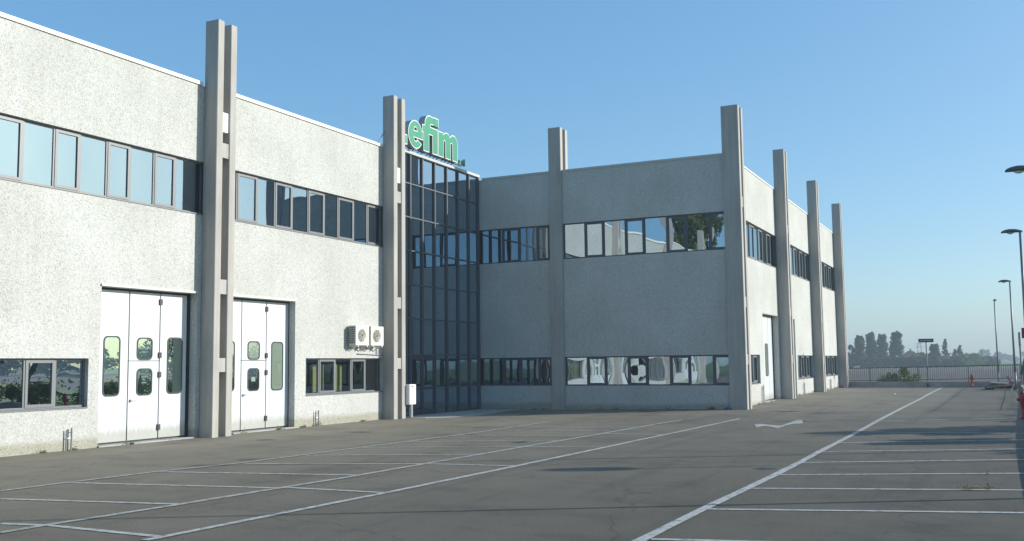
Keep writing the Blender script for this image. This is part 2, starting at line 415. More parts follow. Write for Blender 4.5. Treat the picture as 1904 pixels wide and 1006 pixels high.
def text_mesh(body, size, mats, parent, F, s, o, z, name='lettering', ext=.0, off=0, width=None, height=None):
    cu = bpy.data.curves.new(name, 'FONT'); cu.body = body; cu.size = size; cu.extrude = ext; cu.offset = off
    cu.align_x = 'LEFT'; cu.resolution_u = 3
    ob = bpy.data.objects.new('tmp', cu); col.objects.link(ob); bpy.context.view_layer.update()
    me = bpy.data.meshes.new_from_object(ob.evaluated_get(bpy.context.evaluated_depsgraph_get()))
    bpy.data.objects.remove(ob)
    me.name = name
    xs = [v.co.x for v in me.vertices]; ys = [v.co.y for v in me.vertices]
    kx = width/(max(xs)-min(xs)) if width else 1; ky = height/(max(ys)-min(ys)) if height else 1
    org = Vector(parent['_o']) if parent is not None else Vector((0, 0, 0)); x0 = min(xs); y0 = min(ys)
    for v in me.vertices:
        v.co = F.p(s+(v.co.x-x0)*kx, o+v.co.z, z+(v.co.y-y0)*ky)-org
    me.materials.clear(); me.materials.append(mt(mats)); 
    for p_ in me.polygons: p_.material_index = 0
    me.update()
    t_ = bpy.data.objects.new(name, me); col.objects.link(t_); t_.parent = parent; t_['_o'] = tuple(org)
    return t_

# ------------------------------------------------------------------ terrain, lot, markings
def sheet(name, x0, x1, y0, y1, nx, ny, zf, mat, label=None, kind='structure'):
    mb = MB(); vs = []; fs = []
    for j in range(ny+1):
        for i in range(nx+1):
            x = x0+(x1-x0)*i/nx; y = y0+(y1-y0)*j/ny; vs.append((x, y, zf(x, y)))
    for j in range(ny):
        for i in range(nx): k = j*(nx+1)+i; fs.append((k, k+1, k+nx+2, k+nx+1))
    mb.add(vs, fs); o = mb.build(name, mat, None, smooth=True); o['kind'] = kind
    if label: o['label'] = label
    return o
sheet('ground', -4000, 4000, -3000, 6000, 8, 8, lambda x, y: -.12, 'field_green', 'flat farmland reaching the horizon')
sheet('field', -400, 300, 74, 215, 8, 8, lambda x, y: -.10, 'field_soil', 'bare brown ploughed field behind the fence')
sheet('grass_verge', -120, 60, 60.5, 74, 20, 6, lambda x, y: .12, 'grass', 'thin strip of yellow green grass behind the low wall')
sheet('asphalt_lot', -24, 1.0, -30, 61, 60, 180, gz, 'asphalt', 'worn grey asphalt of the car park')
sheet('verge', 1.0, 60, -40, 60.5, 10, 10, lambda x, y: .02, 'grass', 'grass strip beyond the right boundary wall')
LONG = [[(-13.3, 9.96), (-13.25, 11.1), (-13.12, 12.82), (-12.76, 14.49), (-12.66, 16.93), (-12.48, 19.87), (-12.33, 22.5), (-12.25, 27.41)], [(-9.92, 7.44), (-9.90, 7.94), (-9.71, 9.78), (-9.58, 11.78), (-9.47, 13.12), (-9.38, 15.82), (-9.25, 19.56), (-8.75, 27.74), (-8.6, 28.97)], [(-8.04, 7.71), (-8.02, 8.03), (-7.86, 10.91), (-7.8, 11.82), (-7.66, 15.76), (-7.50, 21.63), (-7.1, 29.92)], [(-3.34, 8.2), (-3.32, 9.64), (-3.31, 11.96), (-3.27, 14.06), (-3.24, 15.98), (-3.23, 18.19), (-3.24, 20.31), (-3.2, 24.46), (-3.17, 30.52), (-3.08, 36.61), (-2.96, 43.65), (-2.94, 59.12)]]
CROSS = [[(-10.52, 7.89), (-9.86, 8.02), (-8.07, 7.95)], [(-12.52, 9.38), (-9.74, 9.91)], [(-13.2, 11.12), (-9.65, 11.75), (-9.47, 11.85), (-7.82, 11.86)], [(-13.05, 12.83), (-9.45, 13.6)], [(-12.64, 14.46), (-9.46, 15.54), (-7.72, 15.76)], [(-12.58, 16.19), (-9.4, 17.51)], [(-12.61, 18.15), (-9.35, 19.39), (-7.6, 19.88)], [(-12.47, 19.84), (-9.3, 21.21)], [(-12.33, 21.68), (-9.25, 22.81)], [(-12.3, 23.37), (-9.2, 24.45)], [(-8.96, 23.46), (-7.5, 23.48)], [(-12.25, 25.22), (-9.0, 26.08)]]
RCROSS = [[(-3.25, 9.76), (.85, 10.75)], [(-3.28, 11.97), (0.85, 13.21)], [(-3.27, 14.11), (0.85, 15.41)], [(-3.21, 15.92), (0.85, 17.66)], [(-3.19, 17.96), (0.85, 20.0)], [(-3.23, 20.19), (0.85, 22.19)], [(-3.19, 22.36), (0.85, 24.44)], [(-3.1, 25.56), (0.85, 26.2)], [(-3.18, 29.92), (-2.44, 30.2)], [(-2.16, 30.79), (-1.35, 30.68)], [(-0.85, 31.52), (0.1, 31.55)]]
ARROW = [(-6.14, 27.58), (-6.05, 27.86), (-5.53, 27.4), (-5.37, 27.28), (-5.38, 28.97), (-5.38, 29.61), (-5.25, 29.82), (-4.98, 28.37), (-5.21, 28.06), (-5.26, 27.47), (-5.28, 26.44), (-5.43, 26.63), (-5.74, 27.11), (-5.86, 26.52)]
def strip(pts, wd, mb, dz=.006):
    P = []
    for a, b_ in zip(pts, pts[1:]):
        n = max(1, int(math.dist(a, b_)/.7))
        P += [(a[0]+(b_[0]-a[0])*i/n, a[1]+(b_[1]-a[1])*i/n) for i in range(n)]
    P.append(pts[-1]); vs = []; fs = []
    for i, p_ in enumerate(P):
        a = P[max(0, i-1)]; c_ = P[min(len(P)-1, i+1)]; d = Vector((c_[0]-a[0], c_[1]-a[1])).normalized(); nn = Vector((-d.y, d.x))
        w2 = wd/2*(1+random.uniform(-.08, .08))
        for s_ in (-1, 1):
            x, y = p_[0]+nn.x*w2*s_, p_[1]+nn.y*w2*s_; vs.append((x, y, gz(x, y)+dz))
    for i in range(len(P)-1): fs.append((2*i+1, 2*i, 2*i+2, 2*i+3))
    mb.add(vs, fs)
for i, L in enumerate(LONG):
    mb = MB(); strip(L, (.11, .115, .115, .125)[i], mb, .010)
    o = mb.build('road_marking', 'road_paint' if i > 1 else 'road_paint_old', None); o['kind'] = 'structure'
for L in CROSS+RCROSS:
    mb = MB(); strip(L, .10, mb, .006)
    o = mb.build('road_marking', 'road_paint_old' if L[0][1] > 16 and L[0][0] < -8 else 'road_paint', None); o['kind'] = 'structure'
mb = MB(); mb.add([(x, y, gz(x, y)+.007) for x, y in ARROW], [(0,1,2,12,13),(2,3,10,11,12),(3,4,8,9,10),(4,5,6,7,8)])
o = mb.build('arrow_marking', 'road_paint'); o['kind'] = 'structure'
# stains
for (x, y, a, b_) in ((-3.58, 16.75, .55, .5), (-5.9, 27.9, .0, 0), (-3.0, 24.6, .6, .5), (-13.1, 15.1, .5, .5), (-16.2, 19.3, .7, .55), (-11.0, 33, 1.2, .5),
                      (-6.5, 34, 1.4, .8), (-1.0, 8.6, .8, .9), (-9.9, 20.5, .5, .6), (-12.4, 20.8, .5, .4), (-5.2, 33.2, 1.6, .6), (-15.5, 22.3, .9, .6), (-14.8, 30.8, 1.0, .3)):
    if a == 0: continue
    mb = MB(); n = 24
    mb.add([(0, 0, 0)]+[(math.cos(2*math.pi*i/n)*1.25, math.sin(2*math.pi*i/n)*1.25, 0) for i in range(n)], [(0, i+1, (i+1) % n+1) for i in range(n)])
    o = mb.build('asphalt_stain', 'stain'); o.location = (x, y, gz(x, y)+.0035); o.scale = (a, b_, 1); o['kind'] = 'structure'
# pale concrete apron in front of the glass entrance
mb = MB(); mb.add([(-18.7, 28.75, .02), (-17.35, 28.75, .02), (-16.35, 30.2, .02), (-16.9, 34.9, .02), (-18.7, 34.9, .02),
                   (-17.35, 28.75, -.05), (-16.35, 30.2, -.05), (-16.9, 34.9, -.05), (-18.7, 28.75, -.05)],
                  [(0, 1, 2, 3, 4), (1, 5, 6, 2), (2, 6, 7, 3), (0, 8, 5, 1)])
o = mb.build('entrance_apron', 'pale_slab'); o['kind'] = 'structure'; o['label'] = 'pale concrete apron before the glass entrance'

# ------------------------------------------------------------------ buildings
ZT, ZU1, ZU0, ZJ, ZL1, ZL0 = 9.18, 7.15, 5.77, 3.70, 2.02, .93
def panel(F, parent, s0, s1, z0, z1, holes=(), th=.22, mat='pebble_concrete'):
    """one precast panel; holes [(s0,s1,z0,z1)] touch the panel's bottom or lie inside it"""
    mb = MB()
    xs = sorted({s0, s1, *[h[0] for h in holes], *[h[1] for h in holes]})
    for a, b_ in zip(xs, xs[1:]):
        mid = (a+b_)/2; zs = [(z0, z1)]
        for h in holes:
            if h[0] < mid < h[1]:
                nz = []
                for (c_, d) in zs:
                    if h[2] > c_+1e-4: nz.append((c_, min(d, h[2])))
                    if h[3] < d-1e-4: nz.append((max(c_, h[3]), d))
                zs = nz
        for c_, d in zs: F.box(mb, a, b_, -th, 0, c_, d)
    return mb.build('wall_panel', mat, parent)
def pillar(F, parent, s, proj=.45, zt=10.95, zb=0, back=0., lamp=True, blocks=True, t_=.235, gap=.255):
    """twin concrete blades standing proud of the wall and rising above the roof, with spacer blocks"""
    for q in (s, s+t_+gap):
        mb = MB(); F.box(mb, q, q+t_, -back, proj, zb-.1, zt); mb.build('pillar_blade', 'smooth_concrete', parent, bevel=.012)
    mb = MB(); F.box(mb, s+t_, s+t_+gap, -.3, .02, zb-.1, 9.1); mb.build('pillar_infill', 'smooth_concrete', parent)
    if blocks:
        for z0, z1 in ((7.28, 7.67), (3.68, 4.06), (1.66, 2.02)):
            mb = MB(); F.box(mb, s+t_+.002, s+t_+gap-.002, .022, proj-.03, z0, z1); mb.build('spacer_block', 'smooth_concrete', parent)
def folding_door(F, parent, s0, s1, zb, leaves, wins, pedleaf, glass='green_glass', rec=.25, hinge_at=()):
    """white folding door; leaves: boundaries along s; wins: (s0,s1,z0,z1)"""
    zt = 3.64
    fr = MB(); F.box(fr, s0, s0+.05, -rec-.08, -rec+.015, zb, zt+.05); F.box(fr, s1-.05, s1, -rec-.08, -rec+.015, zb, zt+.05)
    F.box(fr, s0+.05, s1-.05, -rec-.08, -rec+.015, zt, zt+.05)
    dr = fr.build('folding_door', 'gasket', parent)
    sl_ = MB(); F.box(sl_, s0, s1, -rec-.1, .05, zb-.1, zb+.03); sl_.build('threshold', 'pale_slab', dr)
    bk = MB(); F.box(bk, s0+.05, s1-.05, -rec-.07, -rec-.045, zb+.03, zt); bk.build('door_seal', 'gasket', dr)
    for i, (a, b_) in enumerate(zip(leaves, leaves[1:])):
        g0, g1 = .02, .02
        if i == pedleaf:
            for z0, z1 in ((zb+.07, 1.95), (1.967, zt-.01)):
                lf = MB(); F.box(lf, a+g0, b_-g1, -rec-.045, -rec, z0, z1); lf.build('door_leaf', 'door_white', dr)
        else:
            lf = MB(); F.box(lf, a+g0, b_-g1, -rec-.045, -rec, zb+.07, zt-.01); lf.build('door_leaf', 'door_white', dr)
    for h in hinge_at:
        for z in (.33, 1.62, 2.1, 3.42):
            hb = MB(); F.box(hb, h-.045, h+.045, -rec, -rec+.035, z-.07, z+.07); hb.build('hinge', 'black_metal', dr)
    panes = [round_window(F, dr, *w_, -rec, glass if not isinstance(glass, (list, tuple)) else glass[i]) for i, w_ in enumerate(wins)]
    a = leaves[pedleaf]+.09
    hb = MB(); F.box(hb, a-.02, a+.02, -rec, -rec+.05, .98, 1.04); F.box(hb, a, a+.13, -rec+.035, -rec+.055, 1.0, 1.025); hb.build('door_handle', 'galvanised', dr)
    return dr
def bay(F, B, s0, s1, lows, up=None, ns=10, frame='alu_frame', zb=0, dark=None):
    """panels of one bay between pillars; lows: openings in the bottom panel"""
    panel(F, B, s0, s1, ZU1, ZT); panel(F, B, s0, s1, ZJ+.006, ZU0)
    panel(F, B, s0, s1, zb-.15, ZJ-.006, lows)
    j = MB(); F.box(j, s0, s1, -.2, -.008, ZJ-.006, ZJ+.006); j.build('panel_joint', 'joint_sealant', B)
def pipes(F, s, zb, h=.48, label=None):
    mb = MB(); mb.tube([F.p(s, .05, zb), F.p(s, .05, zb+h*.92)], .016, 6); mb.tube([F.p(s+.12, .07, zb), F.p(s+.12, .07, zb+h)], .02, 6)
    mb.tube([F.p(s, .05, zb+h*.55), F.p(s+.12, .07, zb+h*.55)], .008, 5); mb.tube([F.p(s+.12, -.02, zb+h*.8), F.p(s+.12, .07, zb+h*.8)], .008, 5)
    return solo(mb, 'wall_pipes', 'galvanised', tuple(F.p(s, .05, zb)), label, 'pipe', 'pairs of short steel pipes at the foot of the walls')

# ---- left wing
FL = Fac('Y', -18.5, 1)
BL = thing('industrial_building', (-18.5, 19.8, 0), 'long sunlit pebble-dash factory wing on the left with two white folding doors', 'building')
PS = [2.54, 10.99, 19.44, 27.89]      # near face of each twin pillar
def mulls(s0, s1, n): return [s0+(s1-s0)*i/n for i in range(1, n)]
for i, (a, b_) in enumerate(((3.26, 11.2), (11.71, 19.52), (20.14, 27.98))):
    a2, b2 = PS[i]+.62, PS[i+1]+.08
    if i == 0: lows = [(3.5, 5.9, -.2, 3.66+0)]; lows = [(3.3, 6.3, -.2, 3.68), (7.2, 10.99, ZL0, ZL1)]
    if i == 1: lows = [(11.73, 15.96, ZL0, ZL1), (16.27, 19.3, -.2, 3.68)]
    if i == 2: lows = [(20.4, 23.29, -.2, 3.68), (23.8, 27.9, ZL0, ZL1)]
    bay(FL, BL, a2, b2, lows)
    if i == 1: mu = [12.70, 13.45, 14.18, 14.97, 15.66, 16.42, 17.12, 17.87, 18.58]
    elif i == 2: mu = [20.86, 21.70, 22.45, 23.24, 23.99, 24.8, 25.5, 26.36, 27.11]
    else: mu = mulls(a2, b2, 10)
    ribbon(FL, BL, a2, b2, ZU0, ZU1, mu, sash0={0: 0, 1: 0, 2: 1}[i])
ribbon(FL, BL, 11.73, 15.96, ZL0, ZL1, [12.55, 13.2, 13.7, 14.41, 15.17], sash0=0)
ribbon(FL, BL, 23.8, 27.9, ZL0, ZL1, [24.57, 25.40, 26.23, 27.03], sash0=1, glass='clear_glass', blinds=((23.95, 24.45, .86), (24.75, 25.3, .8), (25.85, 26.25, .78)))
ribbon(FL, BL, 7.2, 10.99, ZL0, ZL1, mulls(7.2, 10.99, 5), sash0=0)
d1 = folding_door(FL, BL, 16.27, 19.3, 0, [16.47, 17.33, 18.31, 19.23], [(16.58, 17.08, 1.13, 2.55), (17.58, 18.08, 1.98, 2.53), (17.59, 18.09, 1.12, 1.78), (18.56, 19.08, 1.13, 2.55)], 1, hinge_at=(18.31,))
text_mesh('RICEVIMENTO', .08, 'print_grey', d1, FL, 17.63, -.243, 2.24, width=.40, height=.05)
text_mesh('MERCI', .08, 'print_grey', d1, FL, 17.73, -.243, 2.15, width=.19, height=.05)
mb = MB(); FL.box(mb, 17.73, 17.93, -.246, -.243, 1.565, 1.578); FL.box(mb, 17.745, 17.91, -.246, -.243, 1.42, 1.435); mb.build('sticker', 'print_grey', d1)
text_mesh('A', .08, 'print_grey', d1, FL, 17.805, -.243, 1.48, width=.05, height=.05)
d2 = folding_door(FL, BL, 20.4, 23.62, 0, [20.42, 21.28, 22.31, 23.31], [(20.55, 21.02, 1.12, 2.5), (21.53, 22.04, 1.98, 2.5), (21.54, 22.03, 1.11, 1.75), (22.53, 23.06, 1.1, 2.5)], 1, glass=['green_glass', 'clear_glass', 'window_glass', 'clear_glass'], hinge_at=(22.31,))
mb = MB(); FL.box(mb, 22.60, 23.0, -.36, -.34, 1.12, 1.78); FL.box(mb, 22.60, 22.8, -.36, -.34, 1.78, 1.92); mb.build('paper_stack', 'white_plastic', d2)
mb = MB(); FL.box(mb, 21.7, 21.86, -.246, -.243, 1.38, 1.5, 0); mb.build('sticker', 'print_grey', d2)
folding_door(FL, BL, 3.3, 6.3, 0, [3.4, 4.3, 5.3, 6.2], [(3.6, 4.1, 1.13, 2.55), (4.6, 5.1, 1.98, 2.53), (4.6, 5.1, 1.12, 1.78), (5.5, 6.0, 1.13, 2.55)], 1, hinge_at=(5.3,))
for s in PS: pillar(FL, BL, s)
# lintels over the doors
for a, b_ in ((16.27, 19.3), (20.4, 23.29)):
    mb = MB(); FL.box(mb, a-.02, b_+.02, .001, .035, 3.685, 3.74); mb.build('door_lintel', 'joint_sealant', BL)
for a, b_ in ((2.3, 11.0), (11.0, 19.35), (20.2, 27.85)):
    mb = MB(); FL.box(mb, a, b_-.004, -.30, .045, ZT, 9.27); mb.build('roof_coping', 'coping_white', BL)
mb = MB(); mb.box((-60, 2.3, 9.0), (-18.72, 34.9, 9.12)); mb.build('roof', 'coping_grey', BL)
mb = MB(); mb.box((-60, 2.3, -.1), (-59.8, 34.7, 9.0)); mb.box((-59.8, 2.3, -.1), (-18.72, 2.52, 9.0)); mb.build('back_wall', 'pebble_concrete', BL)
mb = MB(); mb.box((-24, 2.53, 3.6), (-18.85, 28.6, 3.7)); mb.box((-24.1, 2.53, -.1), (-24.0, 28.6, 9.0)); mb.box((-24, 2.53, -.1), (-18.95, 28.6, -.01)); mb.box((-24, 28.5, -.01), (-18.8, 28.6, 9)); mb.build('interior_wall', 'interior', BL)
# thin strut on the roof corner beside the second pillar
mb = MB(); mb.tube([(-18.46, 27.5, 9.22), (-18.42, 27.88, 9.72)], .018, 6); mb.build('strut', 'galvanised', BL)

# ---- right wing
YR, XR = 34.94, -8.43
F1 = Fac('X', YR, -1); F2 = Fac('Y', XR, 1)
BR = thing('industrial_building', (XR, YR, 0), 'pebble-dash factory wing on the right, its near end shaded, long side with twin pillars', 'building')
# near end (facing the camera, in shade): bays a and b
panel(F1, BR, -18.55, -15.42, ZU1, ZT); panel(F1, BR, -18.55, -15.42, ZL1, ZU0); panel(F1, BR, -18.55, -15.42, -.15, ZL0)
panel(F1, BR, -14.9, -8.43, ZU1, ZT); panel(F1, BR, -14.9, -8.43, ZJ+.004, ZU0); panel(F1, BR, -14.9, -8.43, ZL1, ZJ-.004); panel(F1, BR, -14.9, -8.43, -.15, ZL0)
mb = MB(); F1.box(mb, -14.9, -8.43, -.2, -.006, ZJ-.004, ZJ+.004); mb.build('panel_joint', 'smooth_concrete', BR)
mua = [-17.54, -16.77, -16.02]; mub = [-14.0, -13.23, -12.37, -11.62, -10.76, -10.02, -9.17]
for z0, z1 in ((ZU0, ZU1), (ZL0, ZL1)):
    ribbon(F1, BR, -18.47, -15.46, z0, z1, mua, 'dark_frame', sash0=1, rec=.06, sill=False)  # aluminium frames as elsewhere; this end's shade is put into their dark colour
    ribbon(F1, BR, -14.88, -8.5, z0, z1, mub, 'dark_frame', sash0=1, rec=.06, sill=False)
# intermediate twin pillar on the near end: front blade proud of the wall, second blade behind it
for y0 in (34.84, 35.33):
    mb = MB(); mb.box((-15.42, y0, -.1 if y0 < 35 else 9.0), (-14.9, y0+.235, 10.95)); mb.build('pillar_blade', 'smooth_concrete', BR, bevel=.012)
# long side
PR = [34.80, 43.25, 51.70, 60.15]
for i in range(3):
    a2, b2 = PR[i]+.62, PR[i+1]+.08; zb = gz(XR, (a2+b2)/2)
    lows = [[(37.65, 39.25, ZL0, ZL1), (39.98, 43.0, -.2, 3.68)], [(43.95, 46.95, -.2, 3.68), (47.33, 51.7, ZL0, ZL1)], [(52.4, 54.3, -.2, 3.68), (55.3, 60.1, ZL0, ZL1)]][i]
    bay(F2, BR, a2, b2, lows, zb=0)
    ribbon(F2, BR, a2, b2, ZU0, ZU1, mulls(a2, b2, 10), sash0=i % 2)
ribbon(F2, BR, 37.65, 39.25, ZL0, ZL1, [38.45]); ribbon(F2, BR, 47.33, 51.7, ZL0, ZL1, mulls(47.33, 51.7, 6), sash0=0); ribbon(F2, BR, 55.3, 60.1, ZL0, ZL1, mulls(55.3, 60.1, 6), sash0=0)
folding_door(F2, BR, 39.98, 43.0, .12, [40.05, 41.1, 42.1, 42.95], [(40.35, 40.85, 2.0, 2.55), (40.35, 40.85, 1.15, 1.8), (41.4, 41.95, 1.15, 2.5)], 0, glass='clear_glass', hinge_at=(40.1,))
folding_door(F2, BR, 43.95, 46.95, .14, [44.0, 45.0, 46.0, 46.9], [(44.3, 44.8, 1.15, 2.5), (45.25, 45.75, 2.0, 2.55), (46.2, 46.7, 1.15, 2.5)], 1, glass='clear_glass', hinge_at=(46.0,))
folding_door(F2, BR, 52.4, 54.3, .17, [52.45, 53.3, 54.25], [(52.6, 53.1, 1.15, 2.5), (53.5, 54.0, 1.15, 2.5)], 0, glass='clear_glass')
for i, s in enumerate(PR): pillar(F2, BR, s, proj=.47, zb=.05, back=.15 if i == 0 else 0)
for a, b_ in ((35.45, 43.2), (43.9, 51.65), (52.35, 60.1)):
    mb = MB(); F2.box(mb, a, b_, -.30, .03, ZT, 9.23); mb.build('roof_coping', 'coping_white', BR)
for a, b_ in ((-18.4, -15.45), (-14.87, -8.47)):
    mb = MB(); F1.box(mb, a, b_, -.30, .03, ZT, 9.26); mb.build('roof_coping', 'coping_grey', BR)  # same trim as the sunlit sides, its shade painted in as grey
mb = MB(); mb.box((-60, 35.17, 9.0), (-8.66, 60.7, 9.12)); mb.build('roof', 'coping_grey', BR)
mb = MB(); mb.box((-60, 60.6, -.1), (-8.5, 60.8, 9.18)); mb.build('back_wall', 'pebble_concrete', BR)
mb = MB(); mb.box((-60, 35.3, 3.6), (-8.9, 60.5, 3.7)); mb.box((-13.2, 36.3, -.1), (-13.1, 60.5, 9.0)); mb.box((-60, 38.0, -.1), (-13.3, 38.1, 9.0)); mb.box((-60, 35.3, -.1), (-8.8, 60.5, -.01))
mb.build('interior_wall', 'interior', BR)

# ---- glazed entrance between the wings
FG = Fac('Y', -18.55, 1)
BG = thing('glass_entrance', (-18.55, 31.8, 0), 'dark blue glass curtain wall filling the corner between the two wings', 'building')
MS = [28.70, 29.72, 30.55, 31.42, 32.32, 33.20, 34.07, 34.86]
MZ = [.95, 2.02, 2.14, 3.42, 4.62, 5.82, 7.01, 8.22, 9.28]
for s in MS:
    mb = MB(); FG.box(mb, s-.03, s+.03, -.1, .035, 0.0, 9.28); mb.build('mullion', 'mullion_metal', BG)
for z in MZ[:1]+MZ[2:8]:
    for a, b_ in zip(MS, MS[1:]):
        if z < 2 and 29.7 < a < 31.3: continue
        mb = MB(); FG.box(mb, a+.03, b_-.03, -.08, .028, z-.022, z+.022); mb.build('transom', 'mullion_metal', BG)
for a, b_ in zip(MS, MS[1:]):
    zs = [.03]+MZ[:1]+MZ[2:]
    if 29.7 < a < 31.3:
        zs = zs[:0]+MZ[2:]
        # door leaf
        mb = MB(); o0, o1 = -.06, .0
        for (c_, d, e, f) in ((a+.03, a+.09, .03, 2.05), (b_-.09, b_-.03, .03, 2.05), (a+.09, b_-.09, 1.97, 2.05), (a+.09, b_-.09, .03, .2), (a+.09, b_-.09, .9, .98)):
            FG.box(mb, c_, d, o0, o1, e, f)
        dl = mb.build('entrance_door', 'dark_frame', BG)
        pane(FG, dl, a+.09, b_-.09, .2, .9, -.03, 'spandrel_glass'); pane(FG, dl, a+.09, b_-.09, .98, 1.97, -.03, 'curtain_glass')
        if a < 30:
            hb = MB(); hb.tube([FG.p(b_-.06, .0, .86), FG.p(b_-.06, .05, .86), FG.p(b_-.14, .05, .86)], .012, 6); hb.build('door_handle', 'galvanised', dl)
        mb = MB(); FG.box(mb, a+.03, b_-.03, -.06, .0, 2.05, 2.12); mb.build('transom', 'dark_frame', BG)
    for z0, z1 in zip(zs, zs[1:]):
        pane(FG, BG, a+.03, b_-.03, z0+.02, z1-.02, -.03, 'spandrel_glass' if (z1 < 1 or 3.4 < z0 < 5 or z0 > 7.1 and False) else 'curtain_glass', tilt=.0018)
mb = MB(); FG.box(mb, 28.6, 34.86, -.35, .09, 9.28, 9.38); mb.build('roof_coping', 'coping_grey', BG)
mb = MB(); mb.box((-22, 28.65, -.1), (-21.9, 34.9, 9.2)); mb.box((-22, 28.65, 4.5), (-18.75, 34.9, 4.6)); mb.build('interior_wall', 'interior', BG)
mb = MB(); FG.box(mb, 28.6, 34.86, -.12, .06, -.05, .03); mb.build('base_rail', 'mullion_metal', BG)

# ---- rooftop lettering
SG = thing('rooftop_sign', (-18.2, 31, 9.4), 'big green letters with white edges standing on the roof edge above the glass entrance', 'sign')
def arc(cx, cz, rx, rz, a0, a1, n=14):
    return [(cx+rx*math.cos(R(a0+(a1-a0)*i/n)), cz+rz*math.sin(R(a0+(a1-a0)*i/n))) for i in range(n+1)]
GLYPH = {
 'L': [[(0, 0), (.80, 0), (.80, .32), (.37, .32), (.37, 1.36), (0, 1.36)]],
 'e': [[(1.0, .40)]+arc(.5, .5, .5, .53, 0, 322, 30)+[(.66, .27)]+arc(.5, .36, .165, .16, -30, -180, 10)+[(.335, .40)],
       arc(.5, .62, .165, .21, 180, 0, 10)],
 'fi': [[(0, 0), (.37, 0), (.37, .74), (.72, .74), (.72, 0), (1.08, 0), (1.08, 1.0), (.45, 1.0)]+arc(.60, 1.08, .13, .10, 190, 95, 5)+[(.78, 1.19), (.78, 1.43)]+arc(.48, 1.12, .38, .34, 75, 180, 9)+[(.09, 1.0), (-.09, 1.0), (-.09, .74), (0, .74)],
        [(.80, 1.14), (1.14, 1.14), (1.14, 1.46), (.80, 1.46)]],
 'm': [[(0, 0), (.37, 0), (.37, .60)]+arc(.49, .60, .12, .14, 180, 0, 6)+[(.61, 0), (.98, 0), (.98, .60)]+arc(1.10, .60, .12, .14, 180, 0, 6)+[(1.22, 0), (1.59, 0)]+arc(1.28, .70, .31, .33, 0, 90, 8)+arc(1.22, .72, .30, .31, 95, 150, 4)+arc(.68, .70, .30, .33, 35, 90, 5)+arc(.62, .72, .28, .30, 95, 150, 4)+[(.33, .98), (0, .98)]],
}
def glyph_mesh(ch, scale, s0, z0, o, depth, off, mat, name, kx=1):
    cu = bpy.data.curves.new(name, 'CURVE'); cu.dimensions = '2D'; cu.fill_mode = 'BOTH'; cu.extrude = depth/2; cu.offset = off
    for lp in GLYPH[ch]:
        sp = cu.splines.new('POLY'); sp.points.add(len(lp)-1)
        for q, (x, z) in zip(sp.points, lp): q.co = (x*scale*kx, z*scale, 0, 1)
        sp.use_cyclic_u = True
    ob = bpy.data.objects.new('tmp', cu); col.objects.link(ob); bpy.context.view_layer.update()
    me = bpy.data.meshes.new_from_object(ob.evaluated_get(bpy.context.evaluated_depsgraph_get())); bpy.data.objects.remove(ob)
    me.name = name; org = Vector(SG['_o'])
    for v in me.vertices: v.co = FG.p(s0+v.co.x, o+v.co.z, z0+v.co.y)-org
    me.materials.clear(); me.materials.append(mt(mat)); me.update()
    t_ = bpy.data.objects.new(name, me); col.objects.link(t_); t_.parent = SG; return t_
def letter(ch, s0, kx=1, z0=9.5, sc=.90):
    glyph_mesh(ch, sc, s0, z0, .18, .26, .035, 'sign_side', 'letter', kx)
    glyph_mesh(ch, sc, s0, z0, .314, .006, .035, 'sign_white', 'letter_border', kx)
    glyph_mesh(ch, sc, s0, z0, .322, .008, .004, 'sign_green', 'letter_face', kx)
letter('L', 28.28); letter('e', 29.14, 1.0); letter('fi', 30.17, .97); letter('m', 31.22, .97)
def small_letter(ch, s0, s1, z1):
    text_mesh(ch, 1, 'sign_side', SG, FG, s0, .26, 9.44, 'letter', ext=.04, off=.03, width=s1-s0, height=z1-9.44)
    text_mesh(ch, 1, 'sign_green', SG, FG, s0, .305, 9.44, 'letter_face', ext=.003, off=.0, width=s1-s0, height=z1-9.44)
small_letter('s', 32.80, 32.95, 9.62); small_letter('r', 33.0, 33.12, 9.62); small_letter('l', 33.19, 33.25, 9.70)
for s in (28.5, 29.2, 29.8, 30.4, 31.0, 31.5, 32.1, 32.6):
    mb = MB(); mb.tube([FG.p(s, .0, 9.37), FG.p(s, .16, 9.52)], .018, 5); mb.tube([FG.p(s, -.3, 9.37), FG.p(s, .1, 9.6)], .014, 5); mb.build('support_bracket', 'black_metal', SG)
mb = MB(); mb.tube([FG.p(28.3, .16, 9.44), FG.p(33.2, .16, 9.44)], .016, 5); mb.build('support_rail', 'black_metal', SG)

